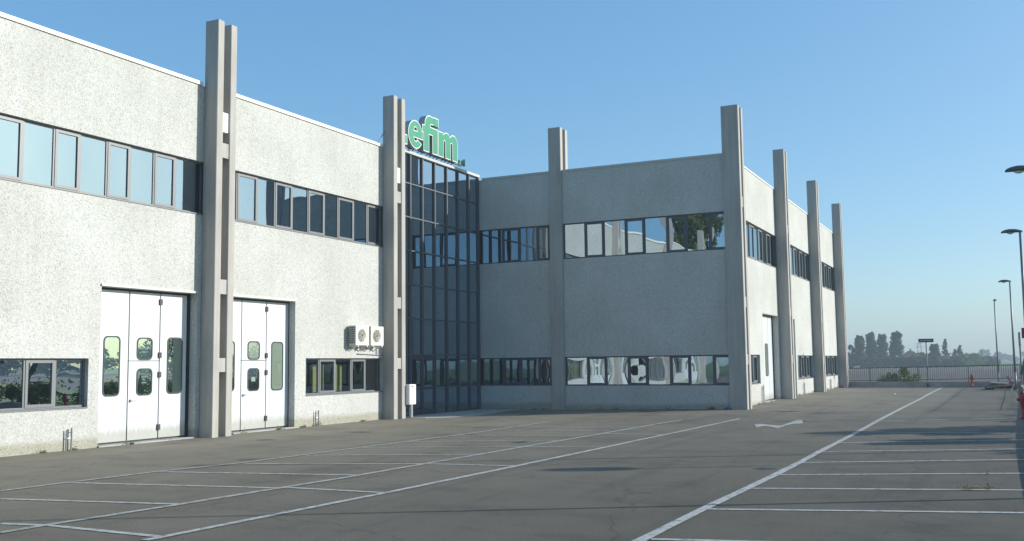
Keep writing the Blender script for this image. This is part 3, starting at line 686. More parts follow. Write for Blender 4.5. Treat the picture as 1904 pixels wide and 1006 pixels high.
# ------------------------------------------------------------------ things on and at the walls
def ac_unit(y0, label):
    x0, x1, z0, z1 = -18.45, -18.17, 2.42, 3.05
    g = 'air conditioner outdoor units on the left wall'
    t_ = thing('air_conditioner', (x0, y0+.4, z0), label, 'air conditioner', g)
    y1 = y0+.74
    mb = MB(); mb.box((x0, y0, z0), (x1, y1, z1)); mb.build('casing', 'cream_plastic', t_, bevel=.012)
    # side louvre
    mb = MB()
    mb.box((x0+.03, y0-.004, z0+.04), (x1-.03, y0-.001, z1-.04)); mb.build('side_grille', 'grille_dark', t_)
    mb = MB()
    for i in range(8): mb.box((x0+.025, y0-.014, z0+.05+i*.068), (x1-.025, y0-.004, z0+.064+i*.068))
    for i in range(5): mb.box((x0+.03+i*.05, y0-.016, z0+.04), (x0+.036+i*.05, y0-.006, z1-.04))
    mb.build('side_slats', 'cream_plastic', t_)
    # front fan: ring, dark well, grille rings, hub
    cy_, cz_ = y0+.33, (z0+z1)/2; n = 28
    mb = MB(); mb.add([(x1+.003, cy_+0.205*math.cos(2*math.pi*i/n), cz_+0.205*math.sin(2*math.pi*i/n)) for i in range(n)], [tuple(range(n))]); mb.build('fan_well', 'grille_dark', t_)
    mb = MB()
    for r_ in (.205, .17, .135, .10, .065):
        mb.tube([(x1+.014, cy_+r_*math.cos(2*math.pi*i/n), cz_+r_*math.sin(2*math.pi*i/n)) for i in range(n+1)], .006, 4)
    for i in range(8):
        a = math.pi*i/4; mb.tube([(x1+.014, cy_+.04*math.cos(a), cz_+.04*math.sin(a)), (x1+.014, cy_+0.205*math.cos(a), cz_+0.205*math.sin(a))], .005, 4)
    mb.lathe((0, 0, 0), [(.0, 0)]*1+[(.001, .0)], 3) if False else None
    mb.build('fan_grille', 'cream_plastic', t_)
    mb = MB(); mb.box((x1, cy_-.26, z0+.05), (x1+.006, cy_-.243, z1-.05)); mb.box((x1, cy_+.243, z0+.05), (x1+.006, cy_+.26, z1-.05)); mb.box((x1+.001, y1-.14, z1-.09), (x1+.004, y1-.05, z1-.065))
    mb.build('front_trim', 'cream_plastic', t_)
    for yy in (y0+.12, y1-.12):
        mb = MB(); mb.box((-18.5, yy-.02, z0-.045), (x1+.02, yy+.02, z0-.005)); mb.add([(-18.497, yy-.015, z0-.19), (-18.497, yy+.015, z0-.19), (x1-.08, yy+.015, z0-.045), (x1-.08, yy-.015, z0-.045), (-18.497, yy-.015, z0-.16), (-18.497, yy+.015, z0-.16), (x1-.14, yy+.015, z0-.045), (x1-.14, yy-.015, z0-.045)],
              [(0, 3, 2, 1), (4, 5, 6, 7), (0, 4, 7, 3), (1, 2, 6, 5)]); mb.build('bracket', 'white_plastic', t_)
    return t_
ac_unit(25.88, 'left of the two cream air conditioner units, the one fully over the small window')
ac_unit(26.72, 'right of the two cream air conditioner units, nearest the second twin pillar')
mb = MB(); mb.tube([(-18.47, 26.4, 2.16), (-18.47, 27.85, 2.12)], .018, 6); mb.tube([(-18.47, 27.5, 2.13), (-18.47, 27.5, 2.5)], .014, 6)
solo(mb, 'cable_duct', 'pole_paint', (-18.47, 26.4, 2.1), 'thin grey pipe running along the wall under the air conditioners', 'pipe')
for i, s in enumerate((19.44, 27.89)):
    mb = MB(); FL.box(mb, s+.24, s+.485, .10, .40, 7.97, 8.5)
    t_ = thing('wall_lamp', tuple(FL.p(s+.36, .1, 7.97)), ['white box light fixed high between the blades of the nearer twin pillar', 'white box light fixed high between the blades of the pillar beside the glass entrance'][i], 'lamp', 'white box lights on the pillars')
    mb.build('lamp_housing', 'white_plastic', t_, bevel=.01)
    mb = MB(); FL.box(mb, s+.27, s+.455, .40, .408, 8.0, 8.47); mb.build('lamp_cover', 'sign_white', t_)
pipes(FL, 15.38, .0, .49, 'pair of short steel pipes at the foot of the wall under the leftmost window')
pipes(FL, 24.22, .0, .46, 'pair of short steel pipes at the wall foot right of the second white door')
pipes(F2, 39.3, .1, .75, 'pair of steel pipes beside the small window near the shaded corner of the right wing')
pipes(F2, 48.4, .14, .6, 'short steel pipes under the window of the middle bay of the right wing')
pipes(F2, 56.6, .17, .6, 'short steel pipes under the farthest window of the right wing')
# white cabinet on a post
t_ = thing('letter_box', (-17.9, 28.83, 0), 'white metal cabinet on a grey post in front of the glass entrance', 'cabinet')
mb = MB(); mb.box((-18.02, 28.76, .0), (-17.92, 28.86, .46)); mb.build('post', 'galvanised', t_, bevel=.006)
mb = MB(); mb.box((-18.16, 28.62, .45), (-17.9, 29.04, 1.13)); mb.build('casing', 'white_plastic', t_, bevel=.02)
mb = MB()
for q in (0, .07): mb.box((-17.9, 28.74+q, 1.03), (-17.896, 28.785+q, 1.08))
mb.build('name_plate', 'black_metal', t_)
mb = MB(); mb.box((-17.9, 28.66, .49), (-17.897, 28.664, 1.0)); mb.box((-17.9, 28.66, .998), (-17.897, 29.0, 1.002)); mb.build('door_seam', 'galvanised', t_)
# blue bag at the corner, red thing at the far pillar
def lump(name, loc, r, mat, label, cat, seed=1, sq=(1, 1, .6)):
    rs = np.random.default_rng(seed)
    bm = bmesh.new(); bmesh.ops.create_icosphere(bm, subdivisions=3, radius=r)
    for v in bm.verts:
        k = 1+.22*math.sin(v.co.x*19/r*.3+seed)*math.cos(v.co.y*17/r*.3)+rs.uniform(-.05, .05)
        v.co = Vector((v.co.x*sq[0]*k, v.co.y*sq[1]*k, max(-r*.3, v.co.z*sq[2]*k)))
        v.co.z += r*.3
    me = bpy.data.meshes.new(name); bm.to_mesh(me); bm.free(); me.materials.append(mt(mat))
    for p_ in me.polygons: p_.use_smooth = True
    o = bpy.data.objects.new(name, me); col.objects.link(o); o.location = loc; return tag(o, label, cat)
lump('plastic_bag', (-8.62, 34.66, .07), .12, 'blue_plastic', 'small blue plastic bag at the foot of the shaded corner pillar', 'bag', 3)
lump('plastic_bag', (-8.2, 59.6, .19), .16, 'dark_red', 'small red bag lying at the foot of the farthest pillar', 'bag', 5)
lump('plastic_bag', (-4.4, 48.8, .175), .05, 'white_plastic', 'tiny white scrap of litter on the far asphalt left of the long line', 'litter', 6)

# ------------------------------------------------------------------ far wall, fences, boundary
mb = MB(); n = 60
for i in range(n):
    a, b_ = -40+41*i/n, -40+41*(i+1)/n
    mb.box((a+.003, 60.9, -.1), (b_-.003, 61.1, .50))
t_ = solo(mb, 'low_wall', 'low_wall', (-20, 61, 0), 'low grey concrete wall closing the far end of the car park', 'wall')
# fence on it
t_ = thing('metal_fence', (-4, 61.0, .5), 'grey green steel bar fence on the far low wall, field behind', 'fence')
xs = np.arange(-9.4, 1.0, .11)
bar = MB(); bar.box((-.009, -.009, .0), (.009, .009, .80)); bm_ = bar.build('fence_bar', 'fence_green', t_)
bar_me = bm_.data; bpy.data.objects.remove(bm_)
me2 = bpy.data.meshes.new('fence_bar'); b2 = MB(); b2.box((-.010, -.010, 0), (.010, .010, .80)); me2.from_pydata(b2.v, [], b2.f); me2.materials.append(mt('fence_green'))
for x in xs: inst('fence_bar', me2, t_, (x, 61.0, .51+.014*(x+8)))
for z, h in ((.56, .03), (1.28, .045)):
    mb = MB(); mb.tube([(-9.6, 61.0, z-.02), (1.0, 61.0, z+.12)], h*.6, 6); mb.build('fence_rail', 'fence_green', t_)
for x in (-9.4, -6.8, -4.2, -1.6, 1.0):
    mb = MB(); mb.box((x-.022, 60.965, .5), (x+.022, 61.035, 1.30+.012*(x+8))); mb.build('fence_post', 'fence_green', t_)
mb = MB()
for i in range(45): mb.box((.95, -20+i*1.8+.004, -.05), (1.13, -20+(i+1)*1.8-.004, .31))
solo(mb, 'boundary_wall', 'low_wall', (1.05, 20, 0), 'low concrete wall along the right edge of the car park', 'wall')
t_ = thing('metal_fence', (1.04, 55, .4), 'dark green fence seen edge-on on the right boundary wall', 'fence')
for y in np.arange(36.5, 60.9, .16): inst('fence_bar', me2, t_, (1.04, y, .4), (1, 1, 1.25))
for z in (.55, 1.32):
    mb = MB(); mb.tube([(1.04, 36.4, z), (1.04, 60.9, z)], .010, 5); mb.build('fence_rail', 'fence_green', t_)
for y in (36.4, 41.3, 46.2, 51.1, 56, 60.8):
    mb = MB(); mb.box((1.0, y-.035, .4), (1.08, y+.035, 1.42)); mb.build('fence_post', 'fence_green', t_)

# ------------------------------------------------------------------ lamp posts
def lamp(x, y, zb, label, face=-1, hz=5.5, ang=0., g='street lamps along the right edge of the car park'):
    t_ = thing('street_lamp', (x, y, zb), label, 'street lamp', g)
    mb = MB(); mb.tube([(x, y, zb), (x, y, zb+.9)], .058, 10); mb.tube([(x, y, zb+.9), (x, y, hz-.03)], [.052, .036], 10); mb.build('pole', 'pole_paint', t_, smooth=True)
    mb = MB(); mb.lathe((x, y, zb), [(.09, 0), (.09, .03), (.062, .06)], 10); mb.build('base_plate', 'galvanised', t_)
    # shell-shaped head: lofted half ovals
    d = Vector((math.cos(ang)*face, math.sin(ang)*face, 0)); sdv = Vector((-d.y, d.x, 0))
    secs = [(.06, .045, .02), (-.02, .06, .055), (-.12, .1, .085), (-.28, .12, .095), (-.40, .10, .075), (-.48, .06, .04), (-.51, .015, .01)]
    vs = []; fs = []; k = 8
    for (u, wd, h) in secs:
        c_ = Vector((x, y, hz))-d*u
        for j in range(k+1):
            a = math.pi*j/k; vs.append(c_+sdv*wd*math.cos(a)+Vector((0, 0, h*math.sin(a))))
        vs.append(c_+Vector((0, 0, -.025)))
    m_ = k+2
    for i in range(len(secs)-1):
        for j in range(m_): fs.append((i*m_+j, i*m_+(j+1) % m_, (i+1)*m_+(j+1) % m_, (i+1)*m_+j))
    fs += [tuple(range(m_)), tuple((len(secs)-1)*m_+j for j in range(m_))[::-1]]
    mb = MB().add(vs, fs); mb.build('lamp_head', 'lamp_body', t_, smooth=True)
    c_ = Vector((x, y, hz-.03))+d*.26
    mb = MB(); mb.lathe(tuple(c_-Vector((0, 0, .035))), [(.03, 0), (.085, .02), (.095, .036)], 12); mb.build('lamp_glass', 'sign_white', t_)
    return t_
lamp(-.12, 73.5, .0, 'farthest street lamp, seen end-on beyond the fence', 1, 5.6, R(-80))
lamp(.64, 53.9, .19, 'street lamp whose whole pole stands by the junk heap near the far end')
l3 = lamp(.74, 32.7, .08, 'street lamp with a small box on its pole at the right picture edge')
mb = MB(); mb.box((.62, 32.6, 2.35), (.76, 32.8, 2.65)); mb.build('junction_box', 'dark_red', l3)
lamp(.8, 21.9, .01, 'nearest street lamp, only its dark head reaching in at the right edge')
lamp(1.7, 15.2, .0, 'street lamp outside the picture on the right whose long shadow crosses the asphalt')
# traffic sign just outside the frame
t_ = thing('traffic_sign', (.85, 19.8, 0), 'round blue traffic sign on a post by the right wall', 'sign')
mb = MB(); mb.tube([(.85, 19.8, 0), (.85, 19.8, 3.1)], .03, 8); mb.build('post', 'galvanised', t_)
mb = MB(); mb.tube([(.80, 19.8, 2.85), (.815, 19.81, 2.85)], .3, 24); mb.build('sign_plate', 'sign_navy', t_)

# thin leaning posts near the far right corner
mb = MB(); mb.tube([(.98, 57.5, .4), (.98, 57.5, 2.9)], .045, 8); mb.tube([(.98, 57.5, 2.4), (.98, 57.5, 3.1)], .06, 8)
solo(mb, 'thin_post', 'pole_paint', (.98, 57.5, .4), 'short grey post just right of the second street lamp', 'post')
mb = MB(); mb.box((-.06, -.05, 0), (.06, .05, 1.2), T=Matrix.Translation((.90, 54.6, .95)) @ Matrix.Rotation(R(16), 4, 'Y'))
solo(mb, 'leaning_board', 'fence_green', (.9, 54.6, .4), 'dark board leaning against the boundary fence', 'board')

# hydrants
def hydrant(x, y, z, h, label):
    t_ = thing('fire_hydrant', (x, y, z), label, 'hydrant', 'red pillar hydrants'); s = h/.75
    mb = MB(); mb.lathe((x, y, z), [(.10*s, 0), (.10*s, .04*s), (.055*s, .05*s), (.05*s, .40*s), (.075*s, .42*s), (.085*s, .62*s), (.06*s, .68*s)], 12); mb.build('body', 'red_paint', t_, smooth=True)
    mb = MB(); mb.lathe((x, y, z+.66*s), [(.075*s, 0), (.06*s, .05*s), (.02*s, .09*s)], 12); mb.build('cap', 'dark_red', t_, smooth=True)
    for sx_ in (-1, 1):
        mb = MB(); mb.tube([(x+sx_*.05*s, y, z+.52*s), (x+sx_*.14*s, y, z+.50*s)], .042*s, 10); mb.build('outlet', 'amber' if sx_ > 0 else 'red_paint', t_)
hydrant(-1.43, 60.6, .19, .72, 'small red hydrant standing against the far low wall')
hydrant(.52, 31.5, .08, .78, 'red hydrant at the right edge beside the boundary wall')
# street name sign on the far wall
t_ = thing('street_sign', (-3.72, 61.25, .12), 'dark street name plate on a thin post behind the far wall', 'sign')
mb = MB(); mb.tube([(-3.72, 61.25, .12), (-3.72, 61.25, 2.75)], .035, 8); mb.build('post', 'pole_paint', t_)
mb = MB(); mb.box((-4.12, 61.2, 2.72), (-3.32, 61.24, 2.93)); mb.build('sign_plate', 'sign_navy', t_)
mb = MB(); 
for i in range(9): mb.box((-4.0+i*.065, 61.192, 2.80), (-3.955+i*.065, 61.199, 2.86))
mb.build('plate_print', 'sign_side', t_)
mb = MB(); mb.box((-3.76, 60.72, .19), (-3.66, 60.82, .42)); solo(mb, 'bollard', 'black_metal', (-3.71, 60.77, .19), 'stubby dark bollard in front of the far wall below the street sign', 'bollard')

# junk heap in the far right corner
def plank(loc, rot, size, mat, label, name='wood_plank', cat='plank'):
    mb = MB(); T = Matrix.Translation(loc) @ Matrix.Rotation(rot[2], 4, 'Z') @ Matrix.Rotation(rot[1], 4, 'Y') @ Matrix.Rotation(rot[0], 4, 'X')
    mb.box((-size[0]/2, -size[1]/2, 0), (size[0]/2, size[1]/2, size[2]), T=T); return solo(mb, name, mat, loc, label, cat)
lump('rubbish_sack', (-.35, 56.2, .19), .30, 'black_metal', 'black rubbish sack at the left end of the junk heap', 'sack', 2, (1.3, 1, .7))
lump('rubbish_sack', (.15, 56.4, .19), .28, 'dark_red', 'dark reddish sack in the middle of the junk heap', 'sack', 9, (1.5, 1, .8))
lump('rubbish_sack', (.45, 56.1, .19), .25, 'black_metal', 'black sack beside the lamp post in the junk heap', 'sack', 12, (1.1, 1, .9))
plank((-.05, 55.9, .52), (0, R(4), R(8)), (.75, .4, .05), 'white_plastic', 'white board lying on top of the junk heap', 'board', 'board')
plank((.1, 55.2, .2), (0, 0, R(-6)), (.8, .3, .06), 'sign_side', 'pale board lying flat in front of the junk heap', 'board', 'board')
plank((.0, 55.7, .36), (R(6), R(-5), R(14)), (1.3, .12, .06), 'wood', 'brown wooden plank across the junk heap')
plank((-.5, 55.5, .2), (0, R(-8), R(-20)), (.9, .1, .07), 'black_metal', 'dark beam end sticking out left of the junk heap', 'beam', 'beam')
plank((.42, 55.8, .55), (0, R(62), R(10)), (.65, .06, .06), 'red_paint', 'red bar leaning up out of the junk heap', 'red_bar', 'bar')
plank((.47, 54.8, .2), (0, R(-65), R(0)), (.8, .05, .04), 'white_plastic', 'pale stick leaning beside the second street lamp', 'stick', 'stick')

# ------------------------------------------------------------------ vegetation
def leaves(pts, size, nrm=None, jit=.5, seed=0):
    """one quad per point, random orientation"""
    rs = np.random.default_rng(seed); n = len(pts)
    a = rs.normal(size=(n, 3)); a /= np.linalg.norm(a, axis=1)[:, None]
    b = rs.normal(size=(n, 3)); b -= (b*a).sum(1)[:, None]*a; b /= np.linalg.norm(b, axis=1)[:, None]
    s = size*(rs.uniform(.55, 1.35, n))[:, None]
    V = np.stack([pts-a*s, pts-b*s*.55, pts+a*s, pts+b*s*.55], 1).reshape(-1, 3)
    F = np.arange(4*n).reshape(n, 4)
    return V, F
def mesh_np(name, V, F, mat, parent=None):
    me = bpy.data.meshes.new(name)
    me.vertices.add(len(V)); me.vertices.foreach_set('co', V.astype(np.float32).ravel())
    me.loops.add(F.size); me.loops.foreach_set('vertex_index', F.astype(np.int32).ravel())
    me.polygons.add(len(F)); me.polygons.foreach_set('loop_start', np.arange(0, F.size, F.shape[1], dtype=np.int32))
    me.update(calc_edges=True); me.validate()
    me.materials.append(mt(mat)); o = bpy.data.objects.new(name, me); col.objects.link(o)
    if parent is not None: o.parent = parent
    return o
def blobs(centres, n, rs):
    """points in the shells of many clumps"""
    C = np.array([c[:3] for c in centres]); Rr = np.array([c[3] for c in centres]); wgt = Rr**2; wgt /= wgt.sum()
    k = rs.choice(len(C), n, p=wgt); d = rs.normal(size=(n, 3)); d /= np.linalg.norm(d, axis=1)[:, None]
    rad = Rr[k]*rs.uniform(.35, 1.0, n)**.6
    return C[k]+d*rad[:, None]*np.array([1, 1, .85])
def crown_clumps(h0, h1, rad, rs, n, shape='round'):
    out = []
    for _ in range(n):
        u = rs.uniform(0, 1); z = h0+(h1-h0)*u
        if shape == 'round': r = rad*math.sqrt(max(.05, 1-(2*u-1)**2))
        elif shape == 'poplar': r = rad*(1-.45*u)*(1 if u > .12 else .7)
        elif shape == 'mound': r = rad*math.sqrt(max(0.02, 1-u*u))
        else: r = rad*(1-u)**.9
        a = rs.uniform(0, 2*math.pi); q = r*math.sqrt(rs.uniform(0.05, 1))
        out.append((q*math.cos(a), q*math.sin(a), z, rad*(rs.uniform(.2, .42) if shape != 'poplar' else rs.uniform(.38, .6)*(1-.45*u))))
    return out
def tree(x, y, z, h, rad, mat, label, shape='round', nl=2500, ls=.25, seed=1, h0=None, group=None, name='tree', cat='tree', ncl=None, trunk=True):
    rs = np.random.default_rng(seed)
    t_ = thing(name, (x, y, z), label, cat, group)
    h0 = h*.25 if h0 is None else h0
    cl = crown_clumps(h0, h-rad*.25, rad, rs, ncl or 26, shape)
    P_ = blobs(cl, nl, rs)
    if shape == 'poplar':     # a continuous core under the clumps
        u = rs.uniform(0, 1, nl); a = rs.uniform(0, 2*math.pi, nl)
        q = rad*(1.0-.5*u**1.6)*np.minimum(1, (u+.12)*3)*np.sqrt(rs.uniform(0, 1, nl))*(1+.20*np.sin(u*17+seed+a)+.14*np.sin(u*37-2*a))
        P_ = np.vstack([P_, np.column_stack([q*np.cos(a), q*np.sin(a), h0+(h*.97-h0)*u])])
    if shape == 'poplar':     # wispy tops
        P_ = np.vstack([P_, blobs([(rs.uniform(-.5, .5)*rad, rs.uniform(-.5, .5)*rad, h-rs.uniform(0, .12)*h, rad*.16) for _ in range(6)], nl//12, rs)])
    V, F = leaves(P_, ls, seed=seed); o = mesh_np('crown', V, F, mat, t_)
    if trunk:
        mb = MB(); lean = rs.uniform(-.03, .03)*h; tr_ = max(.05, h*.022)
        mb.tube([(0, 0, -.1), (lean*.3, 0, h0), (lean, 0, h*.8)], [tr_, tr_*.75, tr_*.25], 7)
        for c_ in cl[:7]: mb.tube([(lean*.3, 0, max(h0*.8, min(c_[2]-.15*h, h*.6))), ((c_[0])*.6, c_[1]*.6, c_[2]-.03*h), (c_[0], c_[1], c_[2])], [tr_*.4, tr_*.22, tr_*.08], 5)
        me_parent = t_.copy(); bpy.data.objects.remove(me_parent)
        tk = mb.build('trunk', 'bark', None); tk.parent = t_
    return t_
G1 = 'trees beyond the field'
FT = [(-31.5, 243, 5.5, 1.8, 'leaf_dark', 'round', 'pale low tree just right of the farthest pillar, behind the poplars'),
      (-29.0, 242.4, 7.5, 1.35, 'leaf_poplar', 'poplar', 'leftmost tall poplar beyond the field, next to the building'),
      (-26.9, 246, 8.3, 1.4, 'leaf_poplar', 'poplar', 'second tall poplar from the left, one of a touching pair'),
      (-24.6, 248, 7.9, 1.4, 'leaf_poplar', 'poplar', 'third tall poplar, right one of the touching pair'),
      (-20.8, 240.8, 8.2, 1.65, 'leaf_poplar', 'poplar', 'stand-alone leaning poplar, tallest and right of the pair'),
      (-28.0, 262, 6.0, 1.7, 'leaf_dark', 'round', 'hazy lower tree filling the gap between the left poplars'),
      (-22.6, 258, 4.4, 1.6, 'leaf_light', 'round', 'low tree between the touching poplars and the stand-alone one'),
      (-16.9, 254.3, 3.5, 1.8, 'leaf_light', 'round', 'low round green tree between farmhouse and light poplar'),
      (-12.6, 233.9, 5.0, 1.15, 'leaf_light', 'poplar', 'small light green tree right behind the street sign'),
      (-8.0, 250, 2.9, 2.0, 'leaf_light', 'round', 'low green tree beneath the smaller conifer'),
      (-5.9, 254.2, 3.3, 2.3, 'leaf_light', 'round', 'round low tree right of the conifers'),
      (-2.5, 262, 2.4, 2.2, 'leaf_dark', 'round', 'small dark tree before the hazy wood on the right')]
for i, (x, y, h, r_, mm_, sh, lb) in enumerate(FT):
    tree(x, y, -.1, h, r_*(1 if sh == 'poplar' else 1.25), mm_, lb, sh, 4200 if sh == 'poplar' else 3000, .20, seed=20+i, h0=.6 if sh == 'poplar' else .3, group=G1, ncl=46, name='poplar_tree' if sh == 'poplar' else 'tree')
def conifer(x, y, h, rad, label, seed):
    rs = np.random.default_rng(seed); t_ = thing('conifer_tree', (x, y, -.1), label, 'tree', G1)
    cl = []
    for i in range(15):
        u = (i+.5)/15; z = h*(.18+.8*u); r = rad*(1-u)*rs.uniform(.45, 1.25)+.12
        for j in range(3):
            a = rs.uniform(0, 6.28)
            for q in (.35, .7, 1.0): cl.append((r*q*math.cos(a)+.25*u*u, r*q*math.sin(a), z-.10*q*r, .16+.10*(1-q)+.1*(1-u)))
    cl.append((.15, 0, h*.98, .13))
    V, F = leaves(blobs(cl, 1900, rs), .16, seed=seed); mesh_np('crown', V, F, 'leaf_conifer', t_)
    mb = MB(); mb.tube([(0, 0, -.1), (.05, 0, h*.5), (.25, 0, h)], [.16, .1, .02], 6); tk = mb.build('trunk', 'bark'); tk.parent = t_
conifer(-11.6, 256.6, 6.7, 1.5, 'ragged taller conifer beyond the field', 61)
conifer(-8.5, 258.3, 5.1, 1.3, 'ragged smaller conifer beyond the field, second from the right', 62)
conifer(-9.7, 259, 4.1, .9, 'slim little conifer between the two ragged ones', 63)
# undergrowth in front of the trees
rs = np.random.default_rng(5)
cl = [(rs.uniform(-34, -5), 238+rs.uniform(-2, 3), rs.uniform(.2, 2.0), rs.uniform(.5, 1.1)) for _ in range(150)]
V, F = leaves(blobs(cl, 14000, rs), .28, seed=5); tag(mesh_np('bushes', V, F, 'leaf_poplar'), 'tangled green undergrowth along the far side of the field', 'undergrowth', kind='stuff')
# hazy far woods
cl = []
for _ in range(420):
    x = rs.uniform(-260, 60); ridge = 2.6+1.2*math.sin(x*.11)+.8*math.sin(x*.37+2)
    if -14 < x < 4: ridge = 5.2*math.exp(-((x+5)/5.5)**2)+2.6
    cl.append((x, 650+rs.uniform(-18, 18), rs.uniform(.3, 1)*ridge, rs.uniform(1.0, 2.2)))
V, F = leaves(blobs(cl, 30000, rs), .7, seed=6); tag(mesh_np('far_woods', V, F, 'leaf_dark'), 'faint blue woods on the horizon', 'wood', kind='stuff')
# wood to the right of the lot, only seen mirrored in the windows of the left wing
cl = [(rs.uniform(190, 215), rs.uniform(60, 420), rs.uniform(.3, 1)*(6.5+2.5*math.sin(k*.7)), rs.uniform(1.8, 3.4)) for k in range(300)]
V, F = leaves(blobs(cl, 26000, rs), .6, seed=26); tag(mesh_np('right_wood', V, F, 'leaf_poplar'), 'belt of trees off to the right, mirrored in the left wing windows', 'wood', kind='stuff')
# farmhouse beyond the field
def house(x, y, w_, d, h, rh, label):
    t_ = thing('farmhouse', (x, y, -.1), label, 'house', 'farmhouses beyond the field')
    mb = MB(); mb.box((x-w_/2, y, -.1), (x+w_/2, y+d, h)); mb.build('wall', 'house_wall', t_)
    mb = MB(); e = .3; vs = [(x-w_/2-e, y-e, h), (x+w_/2+e, y-e, h), (x+w_/2+e, y+d+e, h), (x-w_/2-e, y+d+e, h), (x-w_/2*.25, y+d/2, h+rh), (x+w_/2*.25, y+d/2, h+rh)]
    mb.add(vs, [(0, 1, 5, 4), (1, 2, 5), (2, 3, 4, 5), (3, 0, 4), (0, 3, 2, 1)]); rf = mb.build('roof', 'roof_tile', t_)
    mb = MB(); mb.box((x-.2, y+d/2-.2, h+rh*.6), (x+.2, y+d/2+.2, h+rh+.5)); mb.build('chimney', 'house_wall', rf)
    for q in (-.3, 0, .3):
        mb = MB(); mb.box((x+q*w_-.3, y-.03, .9), (x+q*w_+.3, y-.005, 1.7)); mb.build('window', 'gasket', t_)
house(-18.8, 249, 4.6, 6, 2.0, 1.7, 'farmhouse with a dark hipped roof between the poplars')
house(-11.0, 262, 7.5, 6, 1.7, .7, 'low farmhouse behind the ragged conifers')
cl = [(-18.8+rs.uniform(-3, 3), 247.6+rs.uniform(-1, .6), rs.uniform(.2, 2.2), rs.uniform(.5, .9)) for _ in range(26)]
V, F = leaves(blobs(cl, 2600, rs), .24, seed=8); tag(mesh_np('shrub', V-np.array([-18.8, 247.6, 0]), F, 'leaf_dark'), 'dark shrubs in front of the hipped-roof farmhouse', 'shrub').location = (-18.8, 247.6, 0)
mb = MB(); mb.box((-10.5, 240, .5), (-10.2, 240.1, 2.2)); solo(mb, 'red_banner', 'red_paint', (-10.35, 240, .5), 'narrow faded red board standing beyond the field', 'board')
mb = MB(); mb.tube([(-4.7, 333, -.1), (-4.7, 333, 4.4)], .14, 6); solo(mb, 'utility_pole', 'bark', (-4.7, 333, -.1), 'lone utility pole left of the hazy wood', 'pole')
mb = MB()
for s_ in (-1, 1): mb.tube([(-24+s_*1.3, 360, -.1), (-24+s_*.3, 360, 7.2)], .09, 5)
mb.tube([(-25.4, 360, 5.8), (-22.6, 360, 5.8)], .08, 5); mb.tube([(-25.1, 360, 6.9), (-22.9, 360, 6.9)], .08, 5)
for k in range(4): mb.tube([(-24-1.3+k*.25, 360, k*1.8), (-24+1.05-k*.25, 360, k*1.8+1.8)], .05, 4)
solo(mb, 'pylon', 'pole_paint', (-24, 360, -.1), 'faint lattice pylon above the farmhouse roof', 'pylon')
# bush behind the fence
rs = np.random.default_rng(41)
cl = [(rs.normal()*.62, rs.normal()*.35, abs(rs.normal())*.17+.08, rs.uniform(.10, .24)) for _ in range(46)]
cl += [(-.05+.1*i, 0, .62-.06*abs(i-1), .15) for i in range(4)]
t_ = thing('bush', (-5.15, 62.2, .12), 'yellow green bush growing behind the fence at the far end', 'bush')
V, F = leaves(blobs([c for c in cl if abs(c[0]) < 1.35], 3600, rs)*np.array([1.1, 1, 1.75]), .06, seed=9); mesh_np('foliage', V, F, 'leaf_light', t_)
mb = MB()
for i in range(6): mb.tube([(0, 0, 0), (rs.uniform(-.6, .6), rs.uniform(-.2, .2), rs.uniform(.3, .6))], .012, 4)
o = mb.build('stems', 'bark'); o.parent = t_
# rough grass tufts along the far wall and right wall foot
pts = np.column_stack([rs.uniform(-30, .9, 6000), rs.uniform(61.2, 64, 6000), rs.uniform(.12, .42, 6000)])
V, F = leaves(pts, .07, seed=14); tag(mesh_np('grass', V, F, 'leaf_dry'), 'rough yellow grass behind the low far wall', 'grass', kind='stuff')
# weed growing on a parking line
pts = np.column_stack([rs.normal(-.42, .14, 140), rs.normal(15.0, .03, 140), np.abs(rs.normal(0, .018, 140))])
pts = np.vstack([pts, np.column_stack([rs.normal(-.24, .015, 60), rs.normal(15.0, .015, 60), rs.uniform(0, .26, 60)])])
V, F = leaves(pts-np.array([-.3, 15, 0]), .012, seed=15); o = mesh_np('weeds', V, F, 'leaf_dry'); o.location = (-.3, 15.0, .02); tag(o, 'dry weeds growing on a bay line at the right', 'weeds', kind='stuff')
# weeds in the joints at the foot of the walls
pts = []
for _ in range(46):
    k = rs.integers(0, 3)
    cx_, cy_ = ((rs.uniform(-18, -9), 34.88), (-18.44, rs.uniform(10.5, 28)), (-8.38, rs.uniform(36, 60)))[k]
    m_ = rs.integers(12, 60); sc_ = rs.uniform(.02, .07)
    pts.append(np.column_stack([cx_+rs.normal(0, sc_*(1.5 if k == 0 else .5), m_), cy_+rs.normal(0, sc_*(1.5 if k else .5), m_), gz(cx_, cy_)+np.abs(rs.normal(0, sc_*.8, m_))]))
V, F = leaves(np.vstack(pts), .02, seed=18); tag(mesh_np('weeds', V, F, 'leaf_hedge'), 'small weeds in the joint at the foot of the walls', 'weeds', kind='stuff')
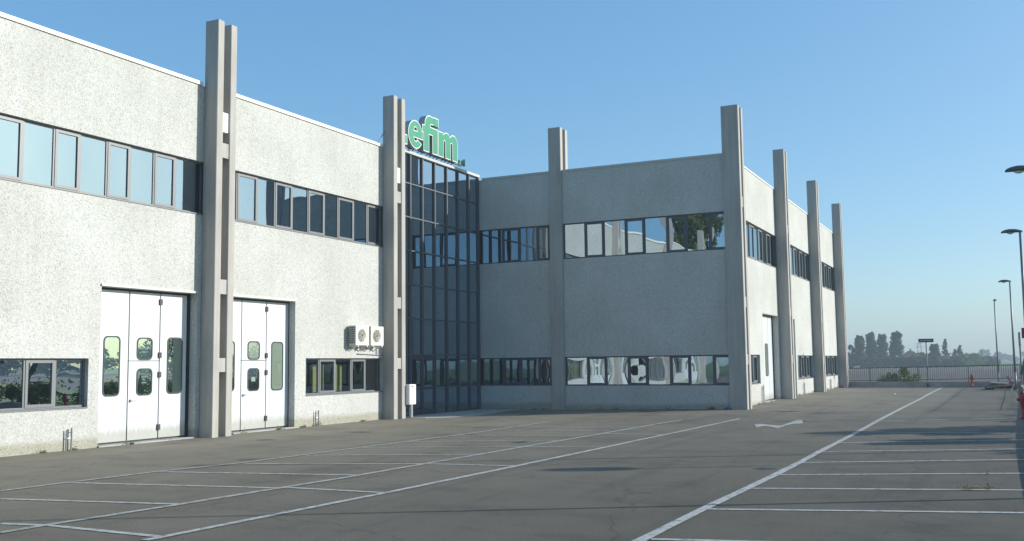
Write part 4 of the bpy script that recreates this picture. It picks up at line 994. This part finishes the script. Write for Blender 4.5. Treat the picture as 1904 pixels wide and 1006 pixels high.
# hedge and trees right of the boundary wall (they throw the shade and stand in the reflections)
cl = [(3.2+rs.uniform(-.35, .35), rs.uniform(22, 58), rs.uniform(.3, .95), rs.uniform(.25, .42)) for _ in range(240)]
P_ = blobs(cl, 26000, rs); spr = np.column_stack([3.2+rs.uniform(-.3, .3, 700), rs.uniform(22, 58, 700), rs.uniform(1.0, 1.4, 700)])
V, F = leaves(np.vstack([P_, spr]), .075, seed=16); tag(mesh_np('hedge', V-np.array([3.2, 40, 0]), F, 'leaf_hedge'), 'low uneven hedge beyond the right boundary wall', 'hedge').location = (3.2, 40, 0)
G2 = 'trees beyond the right boundary'
for i, (x, y, h, r_) in enumerate(((6.0, 30.5, 4.4, 1.2), (12.5, 20.5, 4.6, 1.2), (4.2, 26.2, 2.7, .8), (5.5, 9.0, 3.2, .9), (4.0, 7.0, 2.6, .7), (22, 60, 7, 2.2), (26, 50, 7, 2.4))):
    tree(x, y, 0, h, r_, 'leaf_light' if i % 2 else 'leaf_poplar', ['young leafy tree out of view beyond the right wall, near the red hydrant', 'bushy tree out of view beyond the right wall, farther than the hydrant', 'small leafy tree out of view beyond the right wall, just before the hydrant', 'young tree out of view beyond the right wall, near the hidden nearest lamp post', 'smallest tree out of view beyond the right wall, nearest the viewpoint', 'large tree out of view, farthest one beyond the right boundary', 'large tree out of view, set well back from the right wall'][i], 'round', 2600, .12, seed=80+i, h0=h*.4, group=G2, ncl=20)
# tree left behind the camera, mirrored in the near-end windows
tree(-20.5, -5.5, 0, 14.5, 3.2, 'leaf_light', 'tall leafy tree behind the left wing, seen mirrored in the right wing windows', 'round', 9000, .22, seed=99, h0=6.5, ncl=40)
for i, (x, y, h) in enumerate(((-9, -14, 6), (-13, -16, 7), (-4, -18, 6.5), (-17, -12, 5))):
    tree(x, y, 0, h, 2.4, 'leaf_poplar', ['leafy tree behind the viewpoint, straight behind the outer bays', 'tallest of the leafy trees behind the viewpoint', 'leafy tree behind the viewpoint nearest the right boundary', 'lowest leafy tree behind the viewpoint, nearest the left wing'][i], 'round', 3000, .2, seed=120+i, h0=.6, group='trees behind the viewpoint')

# ------------------------------------------------------------------ haze
mb = MB(); mb.box((-300, -120, -1.2), (250, 760, 18)); hz = mb.build('haze', 'stain')
mh = bpy.data.materials.new('haze'); mh.use_nodes = True; t = mh.node_tree; t.nodes.clear()
pv = t.nodes.new('ShaderNodeVolumePrincipled'); pv.inputs['Color'].default_value = (.66, .78, .90, 1); pv.inputs['Density'].default_value = .0011; pv.inputs['Anisotropy'].default_value = .1
ou = t.nodes.new('ShaderNodeOutputMaterial'); t.links.new(pv.outputs[0], ou.inputs['Volume'])
hz.data.materials.clear(); hz.data.materials.append(mh); hz['kind'] = 'stuff'; hz['label'] = 'thin morning haze'
for o in bpy.data.objects:
    if '_o' in o: del o['_o']
